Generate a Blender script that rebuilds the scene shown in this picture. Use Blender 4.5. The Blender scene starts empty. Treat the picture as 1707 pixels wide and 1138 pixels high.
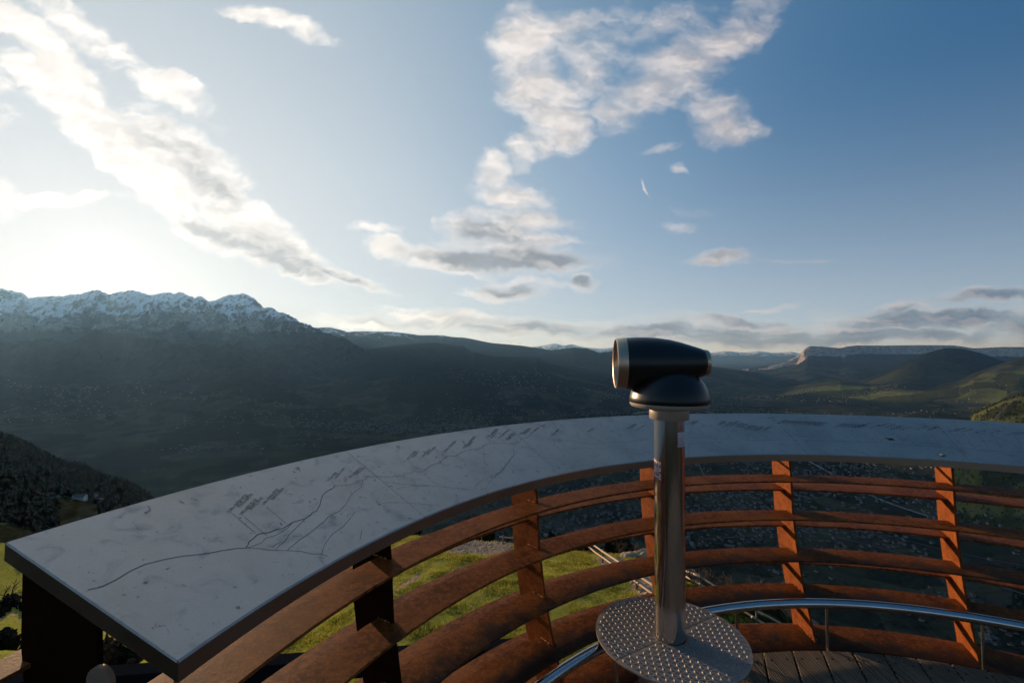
import bpy, bmesh, math, random
import numpy as np
from mathutils import Vector, Matrix, noise
random.seed(7)
rng = np.random.default_rng(7)
scene = bpy.context.scene
COL = scene.collection
PI = math.pi
rad = math.radians

# ------------------------------------------------------------------ node helpers
def new_mat(name):
    m = bpy.data.materials.new(name)
    m.use_nodes = True
    nt = m.node_tree
    b = nt.nodes['Principled BSDF']
    return m, nt, b

class G:
    """tiny node-graph writer"""
    def __init__(s, nt): s.nt = nt
    def n(s, t, **kw):
        nd = s.nt.nodes.new(t)
        for k, v in kw.items(): setattr(nd, k, v)
        return nd
    def link(s, a, b): s.nt.links.new(a, b)
    def put(s, sock, v):
        if isinstance(v, bpy.types.NodeSocket): s.link(v, sock)
        else: sock.default_value = v
    def math(s, op, a, b=None, c=None, clamp=False):
        nd = s.n('ShaderNodeMath', operation=op); nd.use_clamp = clamp
        s.put(nd.inputs[0], a)
        if b is not None: s.put(nd.inputs[1], b)
        if c is not None: s.put(nd.inputs[2], c)
        return nd.outputs[0]
    def vmath(s, op, a, b=None, scale=None):
        nd = s.n('ShaderNodeVectorMath', operation=op)
        s.put(nd.inputs[0], a)
        if b is not None: s.put(nd.inputs[1], b)
        if scale is not None: s.put(nd.inputs[3], scale)
        return nd.outputs[1] if op in ('LENGTH', 'DOT_PRODUCT', 'DISTANCE') else nd.outputs[0]
    def noise(s, vec, scale, detail=4, rough=.55, dist=0, out=0, lac=2.0):
        nd = s.n('ShaderNodeTexNoise')
        if vec is not None: s.link(vec, nd.inputs['Vector'])
        nd.inputs['Scale'].default_value = scale
        nd.inputs['Detail'].default_value = detail
        nd.inputs['Roughness'].default_value = rough
        nd.inputs['Distortion'].default_value = dist
        nd.inputs['Lacunarity'].default_value = lac
        return nd.outputs[out]
    def ramp(s, fac, stops, interp='LINEAR'):
        nd = s.n('ShaderNodeValToRGB')
        nd.color_ramp.interpolation = interp
        e = nd.color_ramp.elements
        while len(e) < len(stops): e.new(.5)
        for i, (p, c) in enumerate(stops):
            e[i].position = p
            e[i].color = (c[0], c[1], c[2], 1) if not isinstance(c, (int, float)) else (c, c, c, 1)
        s.link(fac, nd.inputs[0])
        return nd.outputs[0]
    def mix(s, fac, a, b, mode='MIX'):
        nd = s.n('ShaderNodeMix', data_type='RGBA', blend_type=mode)
        s.put(nd.inputs[0], fac)
        for i, v in ((6, a), (7, b)):
            if isinstance(v, tuple) and len(v) == 3: v = (*v, 1)
            s.put(nd.inputs[i], v)
        return nd.outputs[2]
    def mapr(s, v, a, b, c=0., d=1., smooth=False):
        nd = s.n('ShaderNodeMapRange'); nd.clamp = True
        if smooth: nd.interpolation_type = 'SMOOTHSTEP'
        s.put(nd.inputs[0], v)
        for i, x in ((1, a), (2, b), (3, c), (4, d)): s.put(nd.inputs[i], x)
        return nd.outputs[0]
    def coord(s, which='Object'):
        return s.n('ShaderNodeTexCoord').outputs[which]
    def scalev(s, vec, sc):
        nd = s.n('ShaderNodeMapping'); s.link(vec, nd.inputs[0]); nd.inputs['Scale'].default_value = sc
        return nd.outputs[0]
    def attr(s, name, out='Fac'):
        nd = s.n('ShaderNodeAttribute'); nd.attribute_name = name
        return nd.outputs[out]
    def bump(s, h, strength=.3, dist=.01):
        nd = s.n('ShaderNodeBump'); nd.inputs['Strength'].default_value = strength
        nd.inputs['Distance'].default_value = dist
        s.link(h, nd.inputs['Height']); return nd.outputs[0]

# ------------------------------------------------------------------ mesh helpers
class MB:
    def __init__(s): s.v = []; s.f = []; s.uv = []
    def add(s, vs, fs):
        o = len(s.v); s.v += [tuple(v) for v in vs]; s.f += [tuple(i + o for i in f) for f in fs]
    def box(s, c, size, M=None):
        x, y, z = [a / 2 for a in size]
        vs = [Vector((sx * x, sy * y, sz * z)) for sx in (-1, 1) for sy in (-1, 1) for sz in (-1, 1)]
        if M is not None: vs = [M @ v for v in vs]
        vs = [v + Vector(c) for v in vs]
        s.add(vs, [(0, 1, 3, 2), (4, 6, 7, 5), (0, 4, 5, 1), (2, 3, 7, 6), (0, 2, 6, 4), (1, 5, 7, 3)])
    def tube(s, pts, r, n=12, caps=True):
        pts = [Vector(p) for p in pts]
        rs = r if isinstance(r, (list, tuple)) else [r] * len(pts)
        vs = []; fs = []
        up = None
        for i, p in enumerate(pts):
            d = (pts[min(i + 1, len(pts) - 1)] - pts[max(i - 1, 0)]).normalized()
            if up is None:
                a = Vector((0, 0, 1)) if abs(d.z) < .9 else Vector((1, 0, 0))
                up = (a - d * a.dot(d)).normalized()
            else:
                up = (up - d * up.dot(d)).normalized()
            w = d.cross(up)
            for k in range(n):
                t = 2 * PI * k / n
                vs.append(p + (up * math.cos(t) + w * math.sin(t)) * rs[i])
        for i in range(len(pts) - 1):
            for k in range(n):
                fs.append((i * n + k, i * n + (k + 1) % n, (i + 1) * n + (k + 1) % n, (i + 1) * n + k))
        if caps:
            fs.append(tuple(range(n))[::-1]); fs.append(tuple((len(pts) - 1) * n + k for k in range(n)))
        s.add(vs, fs)
    def lathe(s, prof, n=48, M=None, close=False):
        vs = []; fs = []
        m = len(prof)
        for k in range(n):
            t = 2 * PI * k / n
            for r, z in prof:
                v = Vector((r * math.cos(t), r * math.sin(t), z)); vs.append(M @ v if M is not None else v)
        for k in range(n):
            k2 = (k + 1) % n
            for j in range(m - 1 if not close else m):
                j2 = (j + 1) % m
                fs.append((k * m + j, k2 * m + j, k2 * m + j2, k * m + j2))
        s.add(vs, fs)
    def build(s, name, mat, parent=None, smooth=False, auto=None):
        me = bpy.data.meshes.new(name); me.from_pydata(s.v, [], s.f); me.update()
        bm = bmesh.new(); bm.from_mesh(me)
        bmesh.ops.recalc_face_normals(bm, faces=bm.faces); bm.to_mesh(me); bm.free()
        o = bpy.data.objects.new(name, me); COL.objects.link(o)
        if mat: me.materials.append(mat)
        if parent: o.parent = parent
        if smooth or auto:
            for p in me.polygons: p.use_smooth = True
            if auto:
                try: me.set_sharp_from_angle(angle=rad(auto))
                except Exception: pass
        return o

def np_mesh(name, verts, faces, mat, parent=None, smooth=False):
    me = bpy.data.meshes.new(name)
    nv, nf, k = len(verts), len(faces), faces.shape[1]
    me.vertices.add(nv); me.vertices.foreach_set('co', np.ascontiguousarray(verts, dtype=np.float32).ravel())
    me.loops.add(nf * k); me.loops.foreach_set('vertex_index', np.ascontiguousarray(faces, dtype=np.int32).ravel())
    me.polygons.add(nf)
    me.polygons.foreach_set('loop_start', np.arange(0, nf * k, k, dtype=np.int32))
    me.polygons.foreach_set('loop_total', np.full(nf, k, dtype=np.int32))
    me.polygons.foreach_set('use_smooth', np.full(nf, bool(smooth)))
    me.update(calc_edges=True); me.validate()
    if mat: me.materials.append(mat)
    o = bpy.data.objects.new(name, me); COL.objects.link(o)
    if parent: o.parent = parent
    return o
def np_attr(o, name, arr):
    a = o.data.attributes.new(name, 'FLOAT', 'POINT'); a.data.foreach_set('value', np.ascontiguousarray(arr, dtype=np.float32))

def tag(o, label=None, cat=None, group=None, kind=None):
    if label: o['label'] = label
    if cat: o['category'] = cat
    if group: o['group'] = group
    if kind: o['kind'] = kind
    return o
def empty(name, loc, label, cat, group=None):
    o = bpy.data.objects.new(name, None); COL.objects.link(o); o.location = loc; o.empty_display_size = .2
    return tag(o, label, cat, group)
def reparent(o, p):
    """parts are built in world coordinates; hang them under an Empty standing at its own base"""
    o.parent = p; o.matrix_parent_inverse = Matrix.Translation(p.location).inverted()

# ------------------------------------------------------------------ camera (16 mm lens, eye 1.6 m above the deck)
PITCH, ROLL = rad(1.6106), rad(.2258)
cam_d = bpy.data.cameras.new('camera'); cam = bpy.data.objects.new('camera', cam_d); COL.objects.link(cam)
cam_d.sensor_width = 36; cam_d.lens = 760 / 1707 * 36; cam_d.clip_start = .05; cam_d.clip_end = 200000
R0 = Vector((1, 0, 0)); U0 = Vector((0, -math.sin(PITCH), math.cos(PITCH))); F0 = Vector((0, math.cos(PITCH), math.sin(PITCH)))
RR = R0 * math.cos(ROLL) + U0 * math.sin(ROLL); UU = -R0 * math.sin(ROLL) + U0 * math.cos(ROLL)
cam.matrix_world = Matrix(((RR.x, UU.x, -F0.x, 0), (RR.y, UU.y, -F0.y, 0), (RR.z, UU.z, -F0.z, 1.6), (0, 0, 0, 1)))
scene.camera = cam
EYE = 1.6

# ------------------------------------------------------------------ render settings
scene.render.engine = 'CYCLES'
scene.view_settings.view_transform = 'Standard'; scene.view_settings.look = 'None'
scene.view_settings.exposure = 0; scene.view_settings.gamma = 1
cy = scene.cycles
cy.use_denoising = True
try: cy.denoiser = 'OPENIMAGEDENOISE'
except Exception: pass
cy.use_adaptive_sampling = True; cy.adaptive_threshold = .025; cy.adaptive_min_samples = 8
cy.max_bounces = 5; cy.diffuse_bounces = 2; cy.glossy_bounces = 3; cy.transmission_bounces = 2; cy.volume_bounces = 0
cy.transparent_max_bounces = 6; cy.sample_clamp_indirect = 6; cy.caustics_reflective = False; cy.caustics_refractive = False

# ------------------------------------------------------------------ sun
SUN_AZ = math.atan2(165 - 853.5, 760)      # sun stands over the snowy ridge, left of the view
SUN_EL = rad(7.7)
SD = Vector((math.sin(SUN_AZ) * math.cos(SUN_EL), math.cos(SUN_AZ) * math.cos(SUN_EL), math.sin(SUN_EL)))
sd = bpy.data.lights.new('sun', 'SUN'); so = bpy.data.objects.new('sun', sd); COL.objects.link(so)
sd.energy = SUN_E = 5.0; sd.angle = rad(.53); sd.color = (1, .72, .46)
so.rotation_euler = SD.to_track_quat('Z', 'Y').to_euler(); so.location = (0, 0, 50)

# ------------------------------------------------------------------ world: Nishita sky, evening gradient, procedural clouds
def build_world():
    w = bpy.data.worlds.new('World'); scene.world = w; w.use_nodes = True
    nt = w.node_tree; g = G(nt); nt.nodes.clear()
    out = g.n('ShaderNodeOutputWorld'); bg = g.n('ShaderNodeBackground')
    sky = g.n('ShaderNodeTexSky'); sky.sky_type = 'NISHITA'; sky.sun_disc = False
    sky.sun_elevation = SUN_EL; sky.sun_rotation = SUN_AZ
    sky.altitude = 1300; sky.air_density = 1.0; sky.dust_density = .6; sky.ozone_density = 3.0
    D = g.coord('Generated')
    Dn = g.vmath('NORMALIZE', D)
    sep = g.n('ShaderNodeSeparateXYZ'); g.link(Dn, sep.inputs[0])
    dx, dy, dz = sep.outputs
    # gradients
    cs = g.vmath('DOT_PRODUCT', Dn, tuple(SD))
    ang = g.math('DIVIDE', g.math('ARCCOSINE', cs), rad(120))          # 0 at sun .. 1 at 120 deg
    el = g.math('MAXIMUM', dz, 0.0)
    base = g.ramp(ang, [(0.0, (.86, .87, .86)), (.10, (.77, .81, .83)), (.21, (.64, .72, .78)), (.33, (.42, .54, .66)),
                        (.46, (.21, .36, .54)), (.60, (.075, .195, .37)), (.78, (.026, .115, .265)), (1.0, (.03, .11, .24))], 'B_SPLINE')
    # paler and greener blue toward the horizon
    hz = g.ramp(ang, [(0.0, (.98, .95, .90)), (.2, (.80, .83, .85)), (.45, (.66, .76, .83)), (.7, (.53, .65, .76)), (1.0, (.42, .54, .66))], 'B_SPLINE')
    hm = g.math('POWER', g.math('SUBTRACT', 1.0, g.mapr(el, 0.0, .5, 0, 1)), 1.9)
    col = g.mix(hm, base, hz)
    # zenith darkening
    zen = g.mapr(el, .35, .9, 1.0, .85)
    col = g.mix(1.0, col, zen, 'MULTIPLY')
    # a share of the physical sky
    ns = g.mix(1.0, sky.outputs[0], (.008, .008, .008), 'MULTIPLY')
    col = g.mix(1.0, g.mix(1.0, col, (.88, .88, .88), 'MULTIPLY'), ns, 'ADD')
    # ---- clouds live on a tangent chart of the sky ahead (u = x/y, v = z/y)
    yy = g.math('MAXIMUM', dy, .02)
    u = g.math('DIVIDE', dx, yy); v = g.math('DIVIDE', dz, yy)
    cmb = g.n('ShaderNodeCombineXYZ'); g.link(u, cmb.inputs[0]); g.link(v, cmb.inputs[1]); P = cmb.outputs[0]
    # warp
    w1 = g.noise(P, 5.0, 4, .6, out=1)
    w2 = g.vmath('SCALE', g.vmath('SUBTRACT', w1, (.5, .5, .5)), scale=.075)
    w3 = g.vmath('SCALE', g.vmath('SUBTRACT', g.noise(P, 22.0, 3, .6, out=1), (.5, .5, .5)), scale=.028)
    PW = g.vmath('ADD', g.vmath('ADD', P, w2), w3)
    # x, y (photo-plane degrees of the sky), half-axes, tilt, weight, greyness
    CL = CLOUDS
    M = None; GR = None
    for (cx, cy_, a, b, rot, wt, gr) in CL:
        mp = g.n('ShaderNodeMapping', vector_type='TEXTURE')
        g.link(PW, mp.inputs[0])
        mp.inputs['Location'].default_value = ((cx - 853.5) / 760, (590 - cy_) / 760, 0)
        mp.inputs['Rotation'].default_value = (0, 0, -rad(rot))
        mp.inputs['Scale'].default_value = (a / 760, b / 760, 1)
        L = g.vmath('LENGTH', mp.outputs[0])
        m = g.mapr(L, 1.55, .2, 0, wt, True)
        M = m if M is None else g.math('MAXIMUM', M, m)
        if gr > 0:
            q = g.math('MULTIPLY', m, gr)
            GR = q if GR is None else g.math('MAXIMUM', GR, q)
    # streaky + billowy texture
    rotn = g.n('ShaderNodeMapping'); g.link(PW, rotn.inputs[0]); rotn.inputs['Rotation'].default_value = (0, 0, rad(30)); rotn.inputs['Scale'].default_value = (1, 1.9, 1)
    lowm = g.mapr(v, .28, .12, 0, 1, True)
    flat = g.scalev(PW, (1, 4.2, 1))
    nA = g.noise(rotn.outputs[0], 7.0, 7, .60)
    nB = g.noise(flat, 7.0, 6, .58)
    mixn = g.n('ShaderNodeMix', data_type='FLOAT'); g.link(lowm, mixn.inputs[0]); g.link(nA, mixn.inputs[2]); g.link(nB, mixn.inputs[3])
    N = mixn.outputs[0]
    # noise sampled a step toward the sun gives lit and shaded sides
    off = g.vmath('ADD', PW, (-.020, -.012, 0))
    rot2 = g.n('ShaderNodeMapping'); g.link(off, rot2.inputs[0]); rot2.inputs['Rotation'].default_value = (0, 0, rad(30)); rot2.inputs['Scale'].default_value = (1, 1.9, 1)
    nA2 = g.noise(rot2.outputs[0], 7.0, 3, .60)
    nB2 = g.noise(g.scalev(off, (1, 4.2, 1)), 7.0, 3, .58)
    mixn2 = g.n('ShaderNodeMix', data_type='FLOAT'); g.link(lowm, mixn2.inputs[0]); g.link(nA2, mixn2.inputs[2]); g.link(nB2, mixn2.inputs[3])
    N2 = mixn2.outputs[0]
    t = g.math('ADD', M, g.math('MULTIPLY', g.math('SUBTRACT', N, .5), 2.6))
    dens = g.mapr(t, .06, g.mapr(ang, .2, .5, .95, 1.5), 0, 1, True)
    dens = g.math('MULTIPLY', dens, g.mapr(M, .02, .22, 0, 1, True))
    front = g.mapr(dy, .02, .1, 0, 1)
    dens = g.math('MULTIPLY', g.math('MULTIPLY', dens, front), .93)
    lit = g.mapr(g.math('SUBTRACT', N2, N), -.10, .08, 1.0, 0.0)
    sunny = g.ramp(ang, [(0, (1.25, 1.18, 1.10)), (.25, (1.12, 1.06, 1.0)), (.5, (.84, .77, .74)), (.8, (.66, .56, .53)), (1, (.5, .45, .45))])
    grey = g.ramp(ang, [(0, (.72, .72, .71)), (.25, (.40, .42, .44)), (.5, (.225, .25, .30)), (.8, (.13, .18, .26)), (1, (.2, .25, .3))])
    gf = g.math('MULTIPLY', GR, g.mapr(t, .3, .9, .25, 1.3))
    gf = g.math('MULTIPLY', gf, g.math('SUBTRACT', 1.0, g.math('MULTIPLY', lit, .45)), clamp=True)
    ccol = g.mix(gf, sunny, grey)
    soft = g.mapr(lit, 0, 1, .86, 1.04)
    ccol = g.mix(1.0, ccol, soft, 'MULTIPLY')
    col = g.mix(dens, col, ccol)
    # aureole of the low sun
    au = g.math('ADD', g.math('MULTIPLY', g.math('POWER', g.math('MAXIMUM', cs, 0.0), 2200.0), 1.6),
                g.math('MULTIPLY', g.math('POWER', g.math('MAXIMUM', cs, 0.0), 60.0), .11))
    col = g.mix(1.0, col, g.mix(1.0, (1, .95, .86), au, 'MULTIPLY'), 'ADD')
    # below the horizon: dim ground tone
    below = g.mapr(dz, -.03, -.002, 1, 0)
    col = g.mix(below, col, (.030, .034, .036))
    bg.inputs[1].default_value = 1.0; w.cycles.sampling_method = 'MANUAL'; w.cycles.sample_map_resolution = 256
    g.link(col, bg.inputs[0]); g.link(bg.outputs[0], out.inputs[0])
CLOUDS = [
 (60,130,120,30,36,1,.1),(170,215,190,42,36,1.15,.15),(290,245,130,40,30,1.15,.5),(345,300,90,34,40,1.1,.65),(250,320,150,28,38,1.1,.0),(400,365,130,36,38,1.1,.2),(470,425,100,28,26,1,.55),
 (380,395,130,20,20,1.1,.75),(460,435,110,20,20,1.1,.9),(570,460,80,9,15,1,1.0),(70,330,130,12,-2,.9,0),(40,50,170,34,42,1,0),
 (150,60,200,34,34,.72,0),(240,120,150,28,35,.72,0),(480,34,75,18,16,.85,0),(420,15,70,14,10,.7,0),(310,175,70,16,30,.6,.1),(270,120,60,20,30,.6,0),
 (868,70,56,70,10,1.15,.1),(890,130,60,60,20,1.15,.15),(925,175,56,50,10,1.1,.15),(900,225,40,30,10,.9,.1),(945,215,44,40,-20,1,.2),(975,100,60,50,30,.8,.15),
 (1180,70,120,44,-36,1,.2),(1110,120,130,48,-32,1.05,.2),(1040,165,70,26,-20,.9,.1),(1240,30,90,40,-40,.8,.1),(1030,30,190,34,-4,.72,.1),(1010,90,70,50,50,.62,.1),
 (1205,190,58,42,20,1.1,.15),(1230,215,50,26,0,.9,.2),(868,245,30,26,-40,.9,.05),(865,275,20,20,0,.6,.0),
 (822,285,34,34,60,1.05,.1),(850,325,66,24,10,1.05,.25),(860,360,90,18,6,.9,.5),(815,385,90,28,6,1.1,.8),(900,398,80,12,2,.9,.3),(850,415,120,18,4,.9,.6),(850,436,160,22,0,1.15,1.0),
 (740,440,90,18,12,1,.7),(845,485,70,16,-4,1,.8),(900,470,60,10,0,.7,.4),(970,469,32,12,4,1.1,.8),(645,412,44,18,18,1,.1),(620,383,40,11,6,.85,0),(717,368,9,13,0,.6,0),
 (1137,375,32,12,-5,.75,.1),(1100,238,30,9,-12,.75,0),(1135,270,18,9,20,.7,0),(1196,427,54,13,-2,1.15,.55),(1160,350,60,10,20,.35,0),
 (860,545,320,17,2,1,.8),(760,528,150,14,4,.85,.4),(1130,552,300,20,0,1.1,1.0),(1240,530,110,12,3,1,.8),(1150,530,120,8,2,.8,.3),(1300,436,160,4,-2,.36,0),
 (1400,560,450,18,-1,1.15,1.0),(1600,530,260,22,-3,1.15,1.0),(1660,488,130,14,-5,1.15,.9),(1480,518,90,12,-8,1,.7),(1300,508,60,5,-4,.6,.3),(1390,512,30,5,-4,.6,.3),
 (1760,545,220,36,0,1.1,1.0),
 (1076,308,20,2.2,66,.95,0),
 (-150,60,200,60,35,.8,.2),(-200,300,220,40,10,.8,.3),
 (500,-250,500,120,20,.8,.2),(900,-500,600,160,-10,.8,.2),
]
build_world()
USE_HAZE = True
LINES=[(1.5,[(167.434,0.4597),(166.970,0.4762),(166.334,0.4743),(165.575,0.4597),(164.856,0.4572),(164.026,0.4776),(163.196,0.5069),(162.417,0.5487),(161.486,0.5794),(160.769,0.6076),(160.331,0.6328)]),(1.0,[(160.339,0.6342),(159.830,0.6707),(159.405,0.7189),(158.595,0.7769),(158.013,0.8216),(157.648,0.8693),(157.121,0.9134),(156.908,0.9459)]),(2.0,[(160.344,0.6319),(160.032,0.6151),(159.921,0.6021),(159.479,0.5899),(159.015,0.5738),(158.676,0.5813),(158.303,0.5960),(157.704,0.5942),(157.438,0.6082),(156.453,0.5894),(155.536,0.6014),(154.855,0.5867),(154.591,0.5689),(154.334,0.5781),(153.551,0.5278),(153.001,0.4773),(152.588,0.4466),(151.997,0.4230),(151.416,0.4149),(151.012,0.3925)]),(1.2,[(151.012,0.3925),(150.316,0.4237),(149.811,0.4347),(149.370,0.4329),(148.856,0.4158),(148.183,0.4250),(147.871,0.3986),(147.058,0.4312),(146.007,0.4725),(144.692,0.5056),(144.345,0.4831),(143.897,0.4995),(143.297,0.4890),(142.733,0.5196),(141.920,0.5004),(141.100,0.4673),(139.967,0.4605),(139.014,0.4257),(138.289,0.3826),(137.327,0.4104),(135.976,0.3710),(135.164,0.3561),(133.315,0.3790),(132.724,0.3282),(131.393,0.3182),(130.097,0.3523),(128.855,0.3855),(127.687,0.3574),(127.031,0.3105),(126.291,0.3119),(125.194,0.2572),(124.571,0.3018),(123.681,0.3387),(122.970,0.3998),(121.516,0.4414),(119.552,0.5250),(118.086,0.5950),(115.532,0.5827),(112.653,0.6118),(108.459,0.5754),(103.616,0.6255),(101.776,0.6019),(98.729,0.6385),(96.352,0.6713),(92.689,0.6942),(88.066,0.6881),(82.320,0.6934),(76.646,0.6827),(71.889,0.7222),(68.405,0.7161),(64.206,0.7357),(61.072,0.7137)]),(1.0,[(160.256,0.6380),(159.877,0.6408),(159.350,0.6445),(158.803,0.6245),(158.266,0.6353),(157.675,0.6280),(157.130,0.6191),(156.581,0.5962)]),(1.0,[(159.121,0.7359),(158.606,0.7157),(158.071,0.7041),(157.463,0.6709),(156.682,0.6458),(155.536,0.6014)]),(1.0,[(159.122,0.7078),(158.767,0.6988),(158.384,0.6974)]),(1.0,[(158.557,0.7730),(158.103,0.7610),(157.231,0.7417),(156.302,0.7264),(155.573,0.7102),(155.004,0.6918),(154.566,0.6856),(154.008,0.6591),(152.786,0.6481),(151.875,0.6116),(150.935,0.5540),(150.225,0.5217),(149.350,0.4992),(148.534,0.4293)]),(1.0,[(157.100,0.9115),(156.623,0.8769),(156.046,0.8469),(155.007,0.8062),(153.934,0.7909),(152.913,0.7533),(151.849,0.7059)]),(1.0,[(152.881,0.8755),(153.883,0.9482)]),(0.8,[(157.590,0.9155),(157.223,0.9451)]),(0.7,[(146.938,0.5138),(145.477,0.6080),(143.348,0.7099),(141.154,0.8274),(139.574,0.9138)]),(0.7,[(149.553,0.7135),(148.532,0.7424),(147.144,0.8079),(145.390,0.9061),(144.708,0.9421)]),(0.7,[(146.682,0.6312),(145.925,0.6352),(144.926,0.6565),(143.348,0.7099)]),(0.7,[(139.322,0.9039),(138.600,0.8626),(137.486,0.8216),(135.759,0.8148),(134.183,0.7727),(130.660,0.5881),(128.668,0.3957)]),(0.7,[(138.467,0.9505),(136.493,0.8520),(133.709,0.7608),(130.585,0.5899),(128.554,0.4642)]),(0.7,[(122.032,0.6293),(119.397,0.6546),(114.755,0.7406),(110.493,0.8353)]),(0.7,[(105.665,0.9795),(103.498,0.7412),(99.380,0.7235),(96.027,0.8807)]),(0.7,[(122.940,0.3912),(123.241,0.4764),(123.945,0.5392)]),(0.7,[(133.625,0.4236),(134.772,0.5942)]),(0.7,[(98.717,0.2452),(97.283,0.3732),(96.478,0.6095),(96.298,0.6797)]),(0.7,[(100.678,0.9135),(99.571,0.8289)]),(0.8,[(158.921,0.3433),(159.042,0.5627)]),(0.8,[(158.569,0.4001),(158.655,0.6107)]),(0.8,[(156.811,0.3847),(156.908,0.5827)]),(0.7,[(150.979,0.3421),(151.008,0.3927)]),(0.7,[(147.906,0.3463),(147.956,0.3905)]),(0.7,[(142.666,0.3384),(142.719,0.5123)]),(0.7,[(140.806,0.3308),(140.878,0.4407)]),(0.6,[(131.444,0.2478),(131.563,0.3070)]),(0.6,[(129.726,0.2604),(129.779,0.3346)]),(0.6,[(122.670,0.3562),(122.617,0.4098)]),(0.6,[(116.759,0.3636),(116.763,0.5660)]),(0.6,[(110.521,0.3643),(110.862,0.5846)]),(0.6,[(101.074,0.3436),(101.191,0.5910)]),(0.9,[(162.146,0.0976),(162.032,0.0640)]),(0.7,[(152.185,0.1292),(152.010,0.0826)]),(0.7,[(142.026,0.1298),(141.872,0.0901)]),(0.5,[(96.032,0.3659),(96.268,0.6592)]),(0.5,[(95.553,0.3736),(95.747,0.6605)]),(0.5,[(95.075,0.3812),(95.226,0.6616)]),(0.5,[(94.598,0.3886),(94.707,0.6627)]),(0.5,[(94.122,0.3960),(94.189,0.6635)]),(0.5,[(93.647,0.4032),(93.673,0.6643)]),(0.5,[(93.174,0.4103),(93.158,0.6648)]),(0.5,[(92.701,0.4173),(92.644,0.6653)]),(0.5,[(92.229,0.4242),(92.132,0.6656)]),(0.5,[(91.759,0.4309),(91.621,0.6658)]),(0.5,[(91.289,0.4375),(91.112,0.6658)]),(0.5,[(90.821,0.4440),(90.604,0.6657)]),(0.5,[(90.354,0.4504),(90.099,0.6655)]),(0.5,[(89.889,0.4566),(89.595,0.6651)]),(0.5,[(87.300,0.3127),(87.397,0.6127)]),(0.5,[(86.870,0.3118),(86.992,0.6168)]),(0.5,[(86.441,0.3108),(86.589,0.6208)]),(0.5,[(86.013,0.3097),(86.187,0.6248)]),(0.5,[(85.588,0.3086),(85.786,0.6286)]),(0.5,[(85.164,0.3073),(85.387,0.6324)]),(0.5,[(84.741,0.3060),(84.989,0.6361)]),(0.5,[(84.320,0.3045),(84.592,0.6397)]),(0.5,[(83.901,0.3030),(84.197,0.6432)]),(0.5,[(83.484,0.3015),(83.803,0.6466)]),(0.5,[(83.068,0.2998),(83.411,0.6499)]),(0.5,[(82.655,0.2981),(83.020,0.6532)]),(0.5,[(82.243,0.2962),(82.631,0.6564)]),(0.5,[(81.832,0.2944),(82.243,0.6595)]),(0.5,[(81.424,0.2924),(81.856,0.6625)]),(0.5,[(78.837,0.4651),(78.755,0.7374)]),(0.5,[(75.807,0.4552),(75.780,0.7395)]),(0.5,[(74.780,0.4509),(74.772,0.7393)]),(0.5,[(73.144,0.4429),(73.164,0.7379)]),(0.5,[(72.157,0.4374),(72.193,0.7364)]),(0.5,[(70.227,0.4254),(70.293,0.7323)]),(0.5,[(69.167,0.4180),(69.249,0.7293)]),(0.5,[(66.879,0.4002),(66.993,0.7211)]),(0.5,[(65.551,0.3887),(65.682,0.7151)]),(0.5,[(64.148,0.3756),(64.296,0.7080)]),(0.5,[(62.784,0.3619),(62.947,0.7001)]),(0.5,[(60.658,0.3387),(60.843,0.6860)])]
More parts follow.
